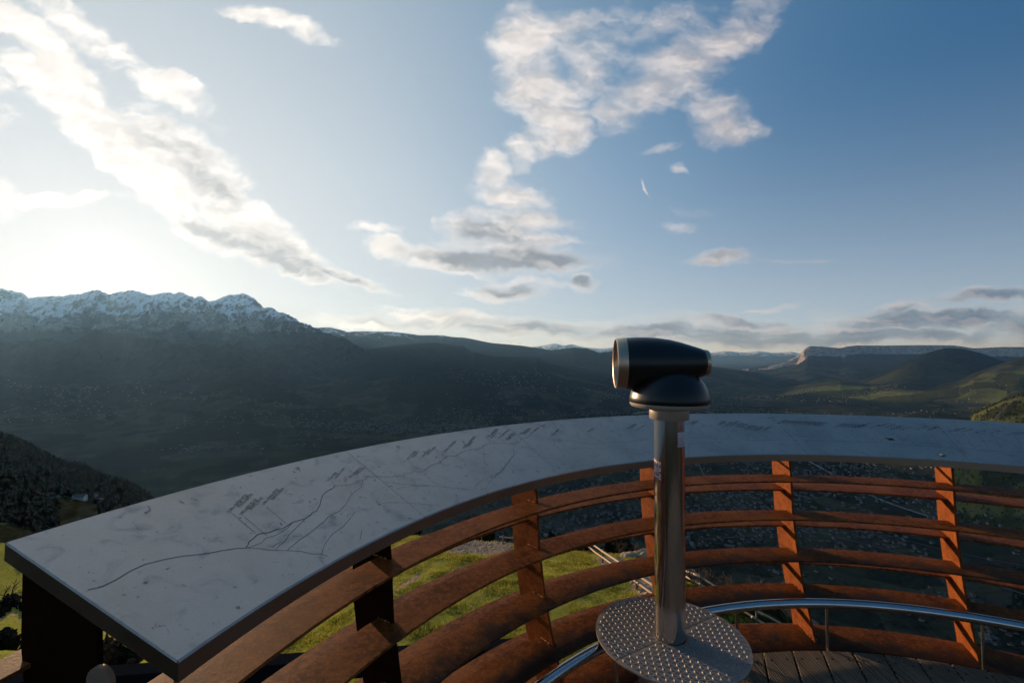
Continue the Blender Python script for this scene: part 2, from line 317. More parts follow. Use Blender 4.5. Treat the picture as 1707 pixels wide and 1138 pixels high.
LABEL_AT=[((159.006,0.3275),(156.971,0.2264)),((158.162,0.3124),(156.649,0.2362)),((158.601,0.3826),(156.793,0.2954)),((157.762,0.3664),(156.367,0.2979)),((156.841,0.3629),(154.900,0.2643)),((156.009,0.3481),(154.478,0.2669)),((151.010,0.3232),(149.718,0.2627)),((150.380,0.3245),(148.727,0.2337)),((149.275,0.3631),(147.402,0.2813)),((148.434,0.3499),(147.166,0.2905)),((142.645,0.3236),(140.800,0.2228)),((141.814,0.3092),(140.504,0.2319)),((140.841,0.3297),(139.139,0.2391)),((140.023,0.3121),(138.196,0.2162)),((137.997,0.3281),(135.253,0.1814)),((135.340,0.3272),(132.520,0.1668)),((134.659,0.3040),(133.511,0.2487)),((131.425,0.2320),(128.786,0.0830)),((130.807,0.2318),(129.291,0.1398)),((129.857,0.2525),(127.329,0.1111)),((129.283,0.3052),(127.356,0.1914)),((128.997,0.3138),(127.131,0.2090)),((126.623,0.2320),(124.293,0.1337)),((126.040,0.2430),(124.496,0.1622)),((125.203,0.2584),(123.105,0.1393)),((122.698,0.3477),(120.578,0.2254)),((116.703,0.3364),(115.387,0.2791)),((110.601,0.3315),(108.670,0.2387)),((109.849,0.3225),(108.407,0.2348)),((109.574,0.4022),(107.467,0.2803)),((101.117,0.3205),(99.256,0.2196)),((100.146,0.2988),(98.707,0.2215)),((96.377,0.3301),(94.813,0.2287)),((96.063,0.3308),(94.502,0.2292)),((95.483,0.3536),(93.926,0.2522)),((95.201,0.3595),(93.647,0.2581)),((94.732,0.3603),(93.182,0.2585)),((94.234,0.3341),(92.690,0.2309)),((93.999,0.3695),(92.457,0.2673)),((93.765,0.3831),(92.225,0.2812)),((93.531,0.3967),(91.993,0.2950)),((93.143,0.3971),(91.609,0.2951)),((93.094,0.4420),(91.559,0.3414)),((92.707,0.4423),(91.176,0.3414)),((92.443,0.4503),(90.915,0.3495)),((92.087,0.4688),(90.562,0.3682)),((91.670,0.4767),(90.150,0.3761)),((91.362,0.4767),(89.846,0.3759)),((90.596,0.4766),(89.089,0.3751)),((90.063,0.4633),(88.564,0.3610)),((87.468,0.2884),(85.933,0.1928)),((87.087,0.2915),(85.557,0.1957)),((86.707,0.2945),(85.183,0.1986)),((86.328,0.2974),(84.810,0.2014)),((85.950,0.3003),(84.438,0.2041)),((85.574,0.3031),(84.067,0.2067)),((85.199,0.3058),(83.698,0.2093)),((84.825,0.3084),(83.330,0.2118)),((84.452,0.3110),(82.963,0.2143)),((84.081,0.3135),(82.598,0.2167)),((83.711,0.3159),(82.234,0.2190)),((83.342,0.3183),(81.871,0.2212)),((82.975,0.3206),(81.510,0.2234)),((82.608,0.3229),(81.150,0.2256)),((82.244,0.3250),(80.791,0.2276)),((81.880,0.3271),(80.434,0.2296)),((79.781,0.3296),(78.260,0.2444)),((79.352,0.3351),(77.839,0.2499)),((78.924,0.3406),(77.421,0.2552)),((78.499,0.3459),(77.004,0.2605)),((78.076,0.3511),(76.589,0.2656)),((77.655,0.3562),(76.177,0.2707)),((77.237,0.3612),(75.766,0.2757)),((77.708,0.3512),(75.916,0.2525)),((77.176,0.3343),(75.398,0.2349)),((75.710,0.3498),(73.969,0.2502)),((74.490,0.3002),(72.783,0.1991)),((73.775,0.3205),(72.086,0.2196)),((73.400,0.3616),(71.720,0.2616)),((72.958,0.3575),(71.290,0.2573)),((72.234,0.3713),(70.585,0.2713)),((70.182,0.3297),(68.592,0.2284)),((69.170,0.3339),(67.608,0.2327)),((69.094,0.3433),(67.534,0.2423)),((66.903,0.3500),(65.406,0.2491)),((66.154,0.3227),(64.680,0.2213)),((65.601,0.3456),(64.142,0.2447)),((64.250,0.3469),(62.831,0.2463)),((62.852,0.3389),(61.475,0.2384)),((61.173,0.3495),(59.846,0.2496)),((60.583,0.3447),(59.274,0.2450)),((162.479,0.1158),(162.064,0.1097)),((152.284,0.1069),(151.820,0.1000)),((142.243,0.1120),(141.710,0.1063)),((122.707,0.1216),(121.700,0.1087)),((87.973,0.1502),(87.128,0.1486))]
_FIRST = ["2.748 m ALPLER SPITZE","PUNTA ALPETTA","2.085 m KREUZJOCH","MONTE CROCE","2.608 m PFANDLSPITZE","CIMA DEL REGNO","3.115 m WEISS","L. ANGOLO DI CIMA","2.433 m LAUGENSPITZE","PUNTA DI LANA","2.434 m HOCHWART","MONTE ALTO","1.986 m ULTNER ALM","MALGA DI ULTIMO","1.824 m PLATZERS","1.776 m GAMPEN","PASSO","2.117 m ROEN","MONTE ROEN","3.556 m PRESANELLA","3.173 m BRENTA","CIMA TOSA","1.542 m MENDEL","MENDOLA","1.737 m PENEGAL","1.865 m GANT","KOFEL","2.314 m BONDONE","PAGANELLA","1.616 m TSCHAUFEN","2.231 m LUSEN","SALTEN"]
_PEAKS = ["RITTNER","SCHLERN","LATEMAR","PLOSE","GEISLER","KESSEL","ROSEN","LANGKOFEL","PUEZ","WEISSHORN","SELLA","MARMOLATA","PALA","IFINGER","HIRZER"]
_DEGREES = [60, 75, 90, 105, 120]
_texts = _FIRST + ["2.%d m %s" % (100 + (i * 43) % 890, _PEAKS[(i * 4) % 15]) for i in range(len(LABEL_AT) - len(_FIRST) - 5)] + [str(d) + chr(176) for d in _DEGREES]
LABELS = [(t, a, b) for t, (a, b) in zip(_texts, LABEL_AT)]
# ================================================================== MATERIALS (foreground)
def corten():
    m, nt, b = new_mat('weathering_steel'); g = G(nt); P = g.coord('Object')
    n1 = g.noise(P, 7, 8, .7, .5); n2 = g.noise(P, 45, 6, .7); n3 = g.noise(P, 170, 4, .7)
    c = g.ramp(n1, [(.3, (.09, .019, .004)), (.5, (.20, .046, .008)), (.7, (.29, .080, .015))])
    c = g.mix(g.mapr(n2, .42, .7, 0, .75), c, (.33, .10, .018))
    c = g.mix(g.mapr(n3, .52, .72, 0, .55), c, (.10, .035, .018))
    sp = g.noise(P, 22, 5, .75, .8); c = g.mix(g.mapr(sp, .54, .64, 0, .45), c, (.05, .016, .006))
    sc = g.noise(g.scalev(P, (14, 14, 3)), 3, 5, .6)
    c = g.mix(g.mapr(sc, .58, .74, 0, .4), c, (.09, .045, .03))
    fl = g.noise(P, 34, 5, .7)
    c = g.mix(g.mapr(fl, .68, .76, 0, .3), c, (.32, .18, .10))
    g.link(c, b.inputs['Base Color'])
    b.inputs['Roughness'].default_value = .7; b.inputs['Specular IOR Level'].default_value = .08
    g.link(g.bump(g.math('ADD', g.math('MULTIPLY', n2, .6), n3), .35, .002), b.inputs['Normal'])
    return m
def corten_slat():
    """slats: dark polished band where shoes rub toward the inner edge of the low ones"""
    m, nt, b = new_mat('weathering_steel_slat'); g = G(nt); P = g.coord('Object')
    n1 = g.noise(P, 6, 8, .7, .6); n2 = g.noise(P, 42, 6, .72); n3 = g.noise(P, 150, 4, .7)
    c = g.ramp(n1, [(.3, (.065, .016, .004)), (.48, (.165, .045, .009)), (.62, (.26, .080, .015)), (.75, (.35, .120, .027))])
    c = g.mix(g.mapr(n2, .45, .62, 0, .75), c, (.38, .125, .030))
    c = g.mix(g.mapr(n3, .50, .66, 0, .6), c, (.04, .012, .006))
    sp = g.noise(P, 24, 5, .75, .8); c = g.mix(g.mapr(sp, .54, .62, 0, .5), c, (.055, .018, .007))
    sp2 = g.noise(P, 3.2, 4, .6); c = g.mix(g.mapr(sp2, .5, .66, 0, .45), c, (.34, .115, .026))
    wear = g.attr('wear')
    wn = g.noise(P, 9, 6, .65)
    wf = g.mapr(g.math('ADD', wear, g.math('MULTIPLY', g.math('SUBTRACT', wn, .5), 1.9)), .34, .80, 0, .92)
    c = g.mix(wf, c, (.050, .028, .019))
    scr = g.noise(g.scalev(P, (30, 30, 30)), 2.2, 6, .75, 1.5)
    c = g.mix(g.math('MULTIPLY', g.mapr(scr, .60, .70, 0, .55), wf), c, (.38, .30, .24))
    g.link(c, b.inputs['Base Color'])
    g.link(g.mapr(wf, 0, 1, .62, .42), b.inputs['Roughness']); b.inputs['Specular IOR Level'].default_value = .10
    g.link(g.bump(g.math('ADD', g.math('MULTIPLY', n2, .6), n3), .3, .002), b.inputs['Normal'])
    return m
def brushed(name, col, rough, aniso_scale=(1, 1, 60), bumps=.08, metal=1.0, blotch=.35):
    m, nt, b = new_mat(name); g = G(nt); P = g.coord('Object')
    n = g.noise(g.scalev(P, aniso_scale), 18, 4, .6)
    sm = g.noise(P, 9, 5, .65)
    c = g.mix(g.mapr(sm, .35, .75, 0, blotch), (*col, 1), tuple(x * .62 for x in col))
    g.link(c, b.inputs['Base Color']); b.inputs['Metallic'].default_value = metal
    g.link(g.math('ADD', g.mapr(n, .2, .8, rough * .75, rough * 1.2), g.mapr(sm, .45, .7, 0, .28 * blotch)), b.inputs['Roughness'])
    g.link(g.bump(n, bumps, .001), b.inputs['Normal'])
    return m
def table_mat():
    m, nt, b = new_mat('etched_steel_top'); g = G(nt); P = g.coord('Object')
    st = g.noise(g.scalev(P, (1, 1.0, 1)), 420, 2, .5)
    cloud = g.noise(P, 4.5, 7, .62); spot = g.noise(P, 48, 4, .6); sm = g.noise(P, 13, 6, .68, 1.1)
    c = g.ramp(cloud, [(.3, (.40, .352, .31)), (.5, (.475, .418, .37)), (.72, (.55, .48, .425))])
    c = g.mix(g.mapr(sm, .55, .74, 0, .55), c, (.25, .24, .23))
    c = g.mix(g.mapr(spot, .64, .72, 0, .75), c, (.06, .06, .062))
    scr = g.noise(g.scalev(P, (2, 26, 8)), 7, 3, .5, .5)
    c = g.mix(g.mapr(scr, .66, .72, 0, .22), c, (.33, .32, .31))
    c = g.mix(g.mapr(st, .3, .7, 0, .16), c, (.12, .12, .12))
    g.link(c, b.inputs['Base Color'])
    b.inputs['Metallic'].default_value = .75; b.inputs['Specular IOR Level'].default_value = .35
    g.link(g.math('ADD', g.mapr(cloud, .3, .7, .34, .46), g.mapr(sm, .5, .7, 0, .15)), b.inputs['Roughness'])
    g.link(g.bump(g.math('ADD', st, g.math('MULTIPLY', cloud, 2)), .08, .001), b.inputs['Normal'])
    return m
def plain(name, col, rough=.5, metal=0., nscale=30, amt=.25, bump=.1):
    m, nt, b = new_mat(name); g = G(nt); P = g.coord('Object')
    n = g.noise(P, nscale, 5, .6)
    c = g.mix(g.mapr(n, .3, .7, 0, amt), (*col, 1), tuple(x * .45 for x in col))
    g.link(c, b.inputs['Base Color']); b.inputs['Roughness'].default_value = rough; b.inputs['Metallic'].default_value = metal
    g.link(g.bump(n, bump, .004), b.inputs['Normal'])
    return m
def deck_mat():
    m, nt, b = new_mat('weathered_deck_boards'); g = G(nt); P = g.coord('Object')
    rnd = g.attr('board')
    sh = g.n('ShaderNodeCombineXYZ'); g.link(g.math('MULTIPLY', rnd, 37.0), sh.inputs[0]); g.link(g.math('MULTIPLY', rnd, 11.0), sh.inputs[1])
    Q = g.vmath('ADD', g.scalev(P, (1, .05, 1)), sh.outputs[0])
    gr = g.noise(Q, 38, 6, .6, .4)
    wv = g.n('ShaderNodeTexWave', wave_type='BANDS', bands_direction='X')
    g.link(g.vmath('ADD', g.scalev(P, (1, .035, 1)), sh.outputs[0]), wv.inputs['Vector'])
    wv.inputs['Scale'].default_value = 26; wv.inputs['Distortion'].default_value = 7; wv.inputs['Detail'].default_value = 3; wv.inputs['Detail Scale'].default_value = 1.2
    h = g.math('ADD', gr, g.math('MULTIPLY', wv.outputs['Fac'], .6))
    c = g.ramp(h, [(.45, (.055, .038, .026)), (.8, (.15, .108, .072)), (1.15, (.25, .19, .13))])
    c = g.mix(g.mapr(rnd, 0, 1, 0, .35), c, (.13, .115, .10))
    g.link(c, b.inputs['Base Color']); b.inputs['Roughness'].default_value = .85; b.inputs['Specular IOR Level'].default_value = .1
    g.link(g.bump(h, .6, .004), b.inputs['Normal'])
    return m
M_cor = corten(); M_cor_shade = plain('shade_toned_steel', (.026, .010, .005), .9, 0, 12, .5, .1); M_cor_shade.node_tree.nodes['Principled BSDF'].inputs['Specular IOR Level'].default_value = 0; M_slat = corten_slat(); M_slatend = plain('raw_steel_disc', (.34, .24, .16), .6, .3, 30, .5, .1); M_table = table_mat()  # the near-black post steel has the shade of the left posts in its colour
M_edge = brushed('brushed_steel_edge', (.36, .28, .22), .34, (1, 1, 50))
M_pole = brushed('brushed_steel_pole', (.66, .61, .56), .18, (12, 12, .10), .012, 1.0, .06)
M_rail = brushed('polished_rail_steel', (.55, .55, .56), .16, (3, 3, 3), .02)
M_tread = brushed('galvanised_tread_plate', (.30, .265, .235), .62, (5, 5, 5), .08, .45)
M_black = plain('black_enamel', (.008, .009, .008), .34, 0, 60, .3, .03)
M_ring = brushed('champagne_metal', (.62, .46, .32), .38, (2, 2, 2), .0, 1.0, .05)
M_beige = plain('beige_collar', (.38, .32, .25), .45, .2, 40, .15, .03)
M_engr = plain('engraved_ink', (.055, .055, .06), .6, 0, 30, .1, 0)
M_dark = plain('dark_seam', (.05, .05, .055), .7)
M_scrw = plain('dark_screw', (.03, .028, .026), .45, .6)
M_weld = plain('bright_weld', (.62, .30, .12), .5, .3, 200, .4, .3)
M_deck = deck_mat()
M_lens, _nt, _b = new_mat('lens_glass'); _b.inputs['Base Color'].default_value = (.35, .25, .22, 1); _b.inputs['Roughness'].default_value = .15; _b.inputs['Metallic'].default_value = .6
M_lens_n = G(_nt); M_lens_n.link(M_lens_n.ramp(M_lens_n.noise(M_lens_n.coord(), 12), [(.3, (.28, .20, .20)), (.7, (.48, .34, .26))]), _b.inputs['Base Color'])
M_beam = plain('dark_painted_beam', (.012, .014, .016), .9, 0)
for _x in M_beam.node_tree.nodes:
    if _x.type == 'BSDF_PRINCIPLED': _x.inputs['Specular IOR Level'].default_value = 0

# ================================================================== PANORAMA PLATFORM
K = .889
def zz(z): return EYE + (z - 1.6) * K         # survey height -> metres above deck
CX, CY = 1.64489, .38622
RO, RI = 2.78073, 2.32748
ZO, ZI = EYE - .45 * K, EYE - .657 * K
def cyl(r, th, z):
    a = rad(th); return Vector((CX + r * math.cos(a), CY + r * math.sin(a), z))
def cone(th, t, lift=0.):
    p = cyl(RO + (RI - RO) * t, th, ZO + (ZI - ZO) * t)
    return p + Vector((0, 0, lift))
TH_END, TH_BACK = 167.7, -28.0
# ---- deck
def in_deck(x, y): return math.hypot(x - CX, y - CY)
def build_deck():
    az = rad(22.6); d = Vector((math.sin(az), math.cos(az))); nrm = Vector((d.y, -d.x))
    W, GAP, TH = .142, .007, .035
    rdeck = 2.135
    verts = []; faces = []; brd = []
    k = 0
    for i in range(-14, 15):
        c0 = i * (W + GAP) - .035
        # board runs along d, clipped by the round edge about the centre of the arc
        xs = [c0 + GAP / 2, c0 + GAP / 2 + .004, c0 + W - .004 + GAP / 2, c0 + W + GAP / 2]
        zs = [-.004, 0, 0, -.004]
        far = [math.sqrt(max(rdeck ** 2 - min(x * x, rdeck ** 2 - .001), .0001)) for x in xs]
        ends = [-f for f in far]
        cols = []
        ns = 2
        for e in range(2):
            for j, x in enumerate(xs):
                L = far[j] if e else ends[j]
                p = Vector((CX, CY)) + nrm * x + d * L
                cols.append((p.x, p.y, zs[j]))
        b0 = len(verts)
        verts += cols + [(x, y, -TH) for (x, y, z) in cols]
        faces += [(b0 + j, b0 + j + 1, b0 + 5 + j, b0 + 4 + j) for j in range(3)]
        faces += [(b0 + 8 + j + 4, b0 + 8 + j + 5, b0 + 8 + j + 1, b0 + 8 + j) for j in range(3)]
        faces += [(b0, b0 + 4, b0 + 12, b0 + 8), (b0 + 7, b0 + 3, b0 + 11, b0 + 15)]
        for e in (0, 4): faces += [(b0 + e + j, b0 + e + j + 1, b0 + 8 + e + j + 1, b0 + 8 + e + j) for j in range(3)]
        r_ = random.random(); brd += [r_] * 16
    mb = MB(); mb.v = verts; mb.f = faces
    o = mb.build('deck', M_deck); tag(o, kind='structure')
    np_attr(o, 'board', np.array(brd))
    # screws, two per board end
    s = MB()
    for i in range(-13, 14):
        c0 = i * (W + GAP) - .035
        for x in (c0 + .035, c0 + W - .03):
            for back in (.07, .62, 1.3):
                if abs(x) > rdeck - .1: continue
                L = math.sqrt(rdeck ** 2 - x * x) - back
                p = Vector((CX, CY)) + nrm * x + d * L
                M = Matrix.Translation((p.x, p.y, .0)) 
                s.lathe([(.0, .0022), (.007, .0020), (.0085, .0002)], 10, M)
    so_ = s.build('deck_screw_heads', M_scrw, o)
    # concealed frame under the deck: ring joist and cross beams
    f = MB()
    for th in range(0, 360, 6):
        a, b2 = cyl(rdeck - .03, th, -.12), cyl(rdeck - .03, th + 6.0, -.12)
        q = cyl(rdeck - .11, th, -.12), cyl(rdeck - .11, th + 6.0, -.12)
        for (p1, p2) in ((a, b2),):
            f.add([p1 + Vector((0, 0, .083)), p2 + Vector((0, 0, .083)), p2 + Vector((0, 0, -.1)), p1 + Vector((0, 0, -.1)),
                   q[0] + Vector((0, 0, .083)), q[1] + Vector((0, 0, .083)), q[1] + Vector((0, 0, -.1)), q[0] + Vector((0, 0, -.1))],
                  [(0, 1, 2, 3), (7, 6, 5, 4), (0, 4, 5, 1), (3, 2, 6, 7)])
    f.build('deck_ring_joist', M_cor, o)
build_deck()

# ---- railing: radial fins + two plates per level
rail_root = empty('curved_railing', cyl(2.35, 128, -.05), 'curved rusty weathering-steel railing of horizontal slats under the steel panorama table', 'railing')
INNER = [(.93, 2.79), (.75, 2.765), (.52, 2.75), (.27, 2.70), (.04, 2.63), (-.18, 2.53), (-.40, 2.44)]
def interp(tab, z):
    tab = sorted(tab)
    if z <= tab[0][0]: return tab[0][1]
    for (z0, a), (z1, b) in zip(tab, tab[1:]):
        if z <= z1: return a + (b - a) * (z - z0) / (z1 - z0)
    return tab[-1][1]
def fin(th, rshift=0., label=None):
    name = 'radial_post'
    mb = MB(); T = .006
    zs = [-.42 + i * (1.02 + .42) / 26 for i in range(27)]
    vs = []
    a = rad(th); tn = Vector((-math.sin(a), math.cos(a), 0))
    prof_i = []; prof_o = []
    for z in zs:
        ri = interp(INNER, z) + rshift; ro = ri + .232 + (.0 if z > -.1 else (-.1 - z) * .12)
        # top follows the sloping underside of the table
        prof_i.append((ri, z)); prof_o.append((ro, z))
    def under(r):
        t = (RO - r * K) / (RO - RI); return (ZO + (ZI - ZO) * t) - .05
    n = len(zs)
    for s in (-1, 1):
        for (r, z) in prof_i: vs.append(cyl(r * K, th, min(zz(z), under(r) if z > .9 else 9)) + tn * T * s)
        for (r, z) in prof_o: vs.append(cyl(r * K, th, min(zz(z), 9) if z < .95 else under(r)) + tn * T * s)
    fs = []
    for s in (0, 2 * n):
        for i in range(n - 1): fs.append((s + i, s + i + 1, s + n + i + 1, s + n + i))
    for i in range(n - 1):
        fs.append((i, i + 1, 2 * n + i + 1, 2 * n + i)); fs.append((n + i, n + i + 1, 3 * n + i + 1, 3 * n + i))
    fs.append((0, n, 3 * n, 2 * n)); fs.append((n - 1, 2 * n - 1, 4 * n - 1, 3 * n - 1))
    mb.add(vs, fs)
    o = mb.build(name, M_cor); reparent(o, rail_root)
    if label: o['label'] = label
    return o
LEVELS = [(.755, 2.665, 2.825), (.505, 2.655, 2.825), (.255, 2.615, 2.80), (.03, 2.55, 2.755), (-.215, 2.46, 2.70)]
POSTS = [28, 48, 68, 88, 108, 128, 148]
posts = []
for th in POSTS: posts.append(fin(th))
posts[-1].data.materials[0] = M_cor_shade  # shaded side of this post is put into its darker steel colour
o = fin(167.35, .07, 'dark end post standing under the cut end of the table'); o.data.materials[0] = M_cor_shade
def ring_plate(name, prof, th0, th1, mat, wear=0., step=1.6, parent=rail_root):
    """prof: closed outline (r, z) survey units, swept about the centre"""
    n = int(abs(th1 - th0) / step); m = len(prof); vs = []; wv = []
    for i in range(n + 1):
        th = th0 + (th1 - th0) * i / n
        for (r, z) in prof:
            vs.append(cyl(r * K, th, zz(z)))
            rmin = min(p[0] for p in prof); rmax = max(p[0] for p in prof)
            wv.append(wear * (1 - (r - rmin) / (rmax - rmin)))
    fs = [(i * m + j, i * m + (j + 1) % m, (i + 1) * m + (j + 1) % m, (i + 1) * m + j) for i in range(n) for j in range(m)]
    fs += [tuple(range(m))[::-1], tuple(n * m + j for j in range(m))]
    mb = MB(); mb.add(vs, fs); o = mb.build(name, mat, None, True, 32)
    np_attr(o, 'wear', np.array(wv))
    reparent(o, parent); return o
for i, (z, r0, r1) in enumerate(LEVELS):
    w = [.0, .25, .75, 1.05, 1.0][i]; t = .011
    # inner plate, rolled slightly down toward the visitor
    dr = r1 - r0
    cv = [.002, .003, .008, .012, .012][i]
    top = [(r0, z - cv), (r0 + dr * .25, z - cv * .3), (r0 + dr * .5, z), (r0 + dr * .75, z + .002), (r1, z + .002)]
    prof = top + [(r, zq - t) for r, zq in reversed(top)]
    ring_plate('inner_slat', prof, TH_BACK, 167.2, M_slat, w)
    # outer plate one step lower
    ro0, ro1 = r1 + .005, r1 + .205
    if i >= 3: ro0, ro1 = r1 + .0, r1 + .19
    top = [(ro0, z - .105), (ro0 + .1, z - .100), (ro1, z - .100)]
    prof = top + [(r, zq - t) for r, zq in reversed(top)]
    ring_plate('outer_slat', prof, TH_BACK, 167.2, M_slat, 0.)
ring_plate('outer_ledge', [(3.055, .868), (3.135, .872), (3.135, .862), (3.055, .858)], TH_BACK, 170.2, M_slat, 0.)
# bright weld beads where fins meet slats
for th in POSTS[3:]:
    for (z, r0, r1) in LEVELS:
        wb = MB()
        for sgn in (1, -1):
            for j in range(7):
                r = interp(INNER, z) + .012 + j * .012 + random.uniform(-.003, .003)
                p = cyl(r * K, th + sgn * .27, zz(z + .006)); q = random.uniform(.0022, .0042)
                if random.random() < .8: wb.lathe([(0, q), (q, q * .2), (q * .6, -q)], 6, Matrix.Translation(p))
        o = wb.build('weld_bead', M_weld); o.parent = posts[POSTS.index(th)]; o.matrix_parent_inverse = rail_root.matrix_basis.copy() if False else Matrix.Identity(4)
# support tube beneath the table
tb = MB(); tb.tube([cyl(2.80 * K, th, zz(.888)) for th in (168.0, 168.1, 168.25)], .029, 24)
o = tb.build('support_tube', M_slatend, None, True, 40); reparent(o, rail_root)

# ---- table
tab_root = empty('panorama_table', cyl(2.55, 128, ZI), 'long curved grey steel panorama table engraved with a mountain skyline and peak names', 'viewing table')
SEAMS = [147.05, 127.15, 107.3, 87.3, 67.5, 47.5, 27.5, 7.5]
def table():
    def strip(prof, th0, th1, n):
        vs = []; m = len(prof)
        for i in range(n + 1):
            th = th0 + (th1 - th0) * i / n
            for r, z in prof: vs.append(cyl(r, th, z))
        fs = [(i * m + j, (i + 1) * m + j, (i + 1) * m + j + 1, i * m + j + 1) for i in range(n) for j in range(m - 1)]
        return vs, fs
    T = .040; sl = (ZI - ZO) / (RI - RO)
    bev = .004
    top = [(RO - bev, ZO - bev * sl), (RI + bev, ZI + bev * sl)]
    # panels of the top sheet between the seams, a fine joint left between them
    ed = [TH_END] + SEAMS + [TH_BACK]
    tm = MB()
    for a, b in zip(ed, ed[1:]):
        n = max(4, int(abs(a - b) / 1.2)); g_ = .035
        rs = [RO - bev + (RI - RO + 2 * bev) * j / 4 for j in range(5)]
        prof = [(RO - .0005, ZO - .0035)] + [(r, ZO + (r - RO) * sl) for r in rs] + [(RI + .0005, ZI - .003)]
        vs, fs = strip(prof, a - g_ * .5 if a != TH_END else a, b + g_ * .5, n)
        tm.add(vs, fs)
    dn = [p for p in [cyl(RO - .0005, TH_END, ZO - .0035)]]
    offe = Vector((math.cos(rad(TH_END + 90)), math.sin(rad(TH_END + 90)), 0)) * .0022
    ea, eb = cyl(RO - bev, TH_END, ZO - bev * sl), cyl(RI + bev, TH_END, ZI + bev * sl)
    tm.add([ea, eb, eb + offe - Vector((0, 0, .0042)), ea + offe - Vector((0, 0, .0042))], [(0, 1, 2, 3)])
    o = tm.build('tabletop', M_table, None, True, 30); reparent(o, tab_root)
    # dark underlay seen in the joints
    for s in SEAMS:
        jm = MB(); vs, fs = strip([(RO - .002, ZO - .0028), (RI + .002, ZI - .0028)], s - .1, s + .1, 1); jm.add(vs, fs)
        o = jm.build('panel_joint', M_dark); reparent(o, tab_root)
    am = MB()
    prof = [(RO - .0005, ZO - .0035), (RO, ZO - T), (RO - .012, ZO - T - .002), (RO - .012, ZO - .012), (RI + .012, ZI - .012), (RI + .012, ZI - T - .002), (RI, ZI - T), (RI + .0005, ZI - .003)]
    vs, fs = strip(prof, TH_END, TH_BACK, 170); am.add(vs, fs)
    # closed cut end
    e = [cyl(RO - .0005, TH_END, ZO - .0035), cyl(RI + .0005, TH_END, ZI - .003), cyl(RI, TH_END, ZI - T), cyl(RO, TH_END, ZO - T)]
    off = Vector((math.cos(rad(TH_END + 90)), math.sin(rad(TH_END + 90)), 0)) * .0015
    e2 = [p + off for p in e]
    am.add(e + e2, [(0, 1, 2, 3), (4, 7, 6, 5), (0, 4, 5, 1), (1, 5, 6, 2), (2, 6, 7, 3), (3, 7, 4, 0)])
    # slight bevel strip along the cut end
    o = am.build('edge_band', M_edge, None, True, 30); reparent(o, tab_root)
    # small bolt head
    bm_ = MB(); c = cone(69.96, .891, 0)
    bm_.lathe([(0, .007), (.009, .006), (.0125, .003), (.0135, .0)], 20, Matrix.Translation(c) @ Matrix.Rotation(math.atan(-sl) * 0, 4, 'X'))
    o = bm_.build('bolt_head', M_ring, None, True, 40); reparent(o, tab_root)
    # dark smear of bird dropping / damage
    dm = MB(); c = cone(74.7, .60, .0014)
    for k in range(5):
        q = cone(74.7 + random.uniform(-.5, .5), .60 + random.uniform(-.03, .03), .0012)
        rr_ = random.uniform(.006, .014); u_ = (cone(75, .6) - cone(74, .6)).normalized(); w_ = (cone(75, .5) - cone(75, .6)).normalized()
        dm.add([q + u_ * rr_ * 1.5 * math.cos(t) + w_ * rr_ * .6 * math.sin(t) for t in [i * PI / 5 for i in range(10)]], [tuple(range(10))])
    o = dm.build('dark_stain', M_scrw); reparent(o, tab_root)
table()
# ---- engraving
def engraving():
    mb = MB(); LIFT = .0009
    def stroke(pts, w):
        P = [cone(t, s, LIFT) for t, s in pts]
        # resample with fine jitter so that the skyline looks hand-drawn
        for i in range(len(P) - 1):
            a, b = P[i], P[i + 1]
            thm, tm = (pts[i][0] + pts[i + 1][0]) / 2, (pts[i][1] + pts[i + 1][1]) / 2
            nrm = (cone(thm + .5, tm) - cone(thm - .5, tm)).cross(cone(thm, tm + .1) - cone(thm, tm - .1)).normalized()
            if nrm.z < 0: nrm = -nrm
            nseg = max(1, int((b - a).length / .03))
            for j in range(nseg):
                t0, t1 = j / nseg, (j + 1) / nseg
                q = [(pts[i][0] + (pts[i + 1][0] - pts[i][0]) * t, pts[i][1] + (pts[i + 1][1] - pts[i][1]) * t) for t in (t0, t1)]
                c0, c1 = cone(*q[0], LIFT), cone(*q[1], LIFT)
                if (c1 - c0).length < 1e-5: continue
                sd_ = nrm.cross((c1 - c0).normalized()) * w / 2
                mb.add([c0 - sd_, c1 - sd_, c1 + sd_, c0 + sd_], [(0, 1, 2, 3)])
    for w, pts in LINES: stroke(pts, .0003 + .0009 * w)
    dg = bpy.context.evaluated_depsgraph_get
    for txt, a, b in LABELS:
        cu = bpy.data.curves.new('t', 'FONT'); cu.body = txt; cu.size = 1; cu.resolution_u = 1; cu.fill_mode = 'FRONT'
        to = bpy.data.objects.new('t', cu); COL.objects.link(to)
        bpy.context.view_layer.update()
        me = bpy.data.meshes.new_from_object(to.evaluated_get(dg()))
        xs = [v.co.x for v in me.vertices]
        if not xs: continue
        L = max(xs) - min(xs); x0 = min(xs)
        # text runs in the unrolled table plane from a to b
        A, B = cone(a[0], a[1], LIFT), cone(b[0], b[1], LIFT)
        ln = (B - A).length; s = ln / L
        s_h = max(min(s, .024), .015)
        d = (B - A).normalized(); thm, tm = (a[0] + b[0]) / 2, (a[1] + b[1]) / 2
        nrm = (cone(thm + .5, tm) - cone(thm - .5, tm)).cross(cone(thm, tm + .1) - cone(thm, tm - .1)).normalized()
        if nrm.z < 0: nrm = -nrm
        up = nrm.cross(d)
        vs = [A + d * (v.co.x - x0) * s + up * v.co.y * s_h + nrm * .0003 for v in me.vertices]
        mb.add(vs, [tuple(p.vertices) for p in me.polygons])
        bpy.data.objects.remove(to); bpy.data.curves.remove(cu); bpy.data.meshes.remove(me)
    me = bpy.data.meshes.new('engraving'); me.from_pydata(mb.v, [], mb.f); me.materials.append(M_engr)
    o = bpy.data.objects.new('engraving', me); COL.objects.link(o); reparent(o, tab_root)
engraving()

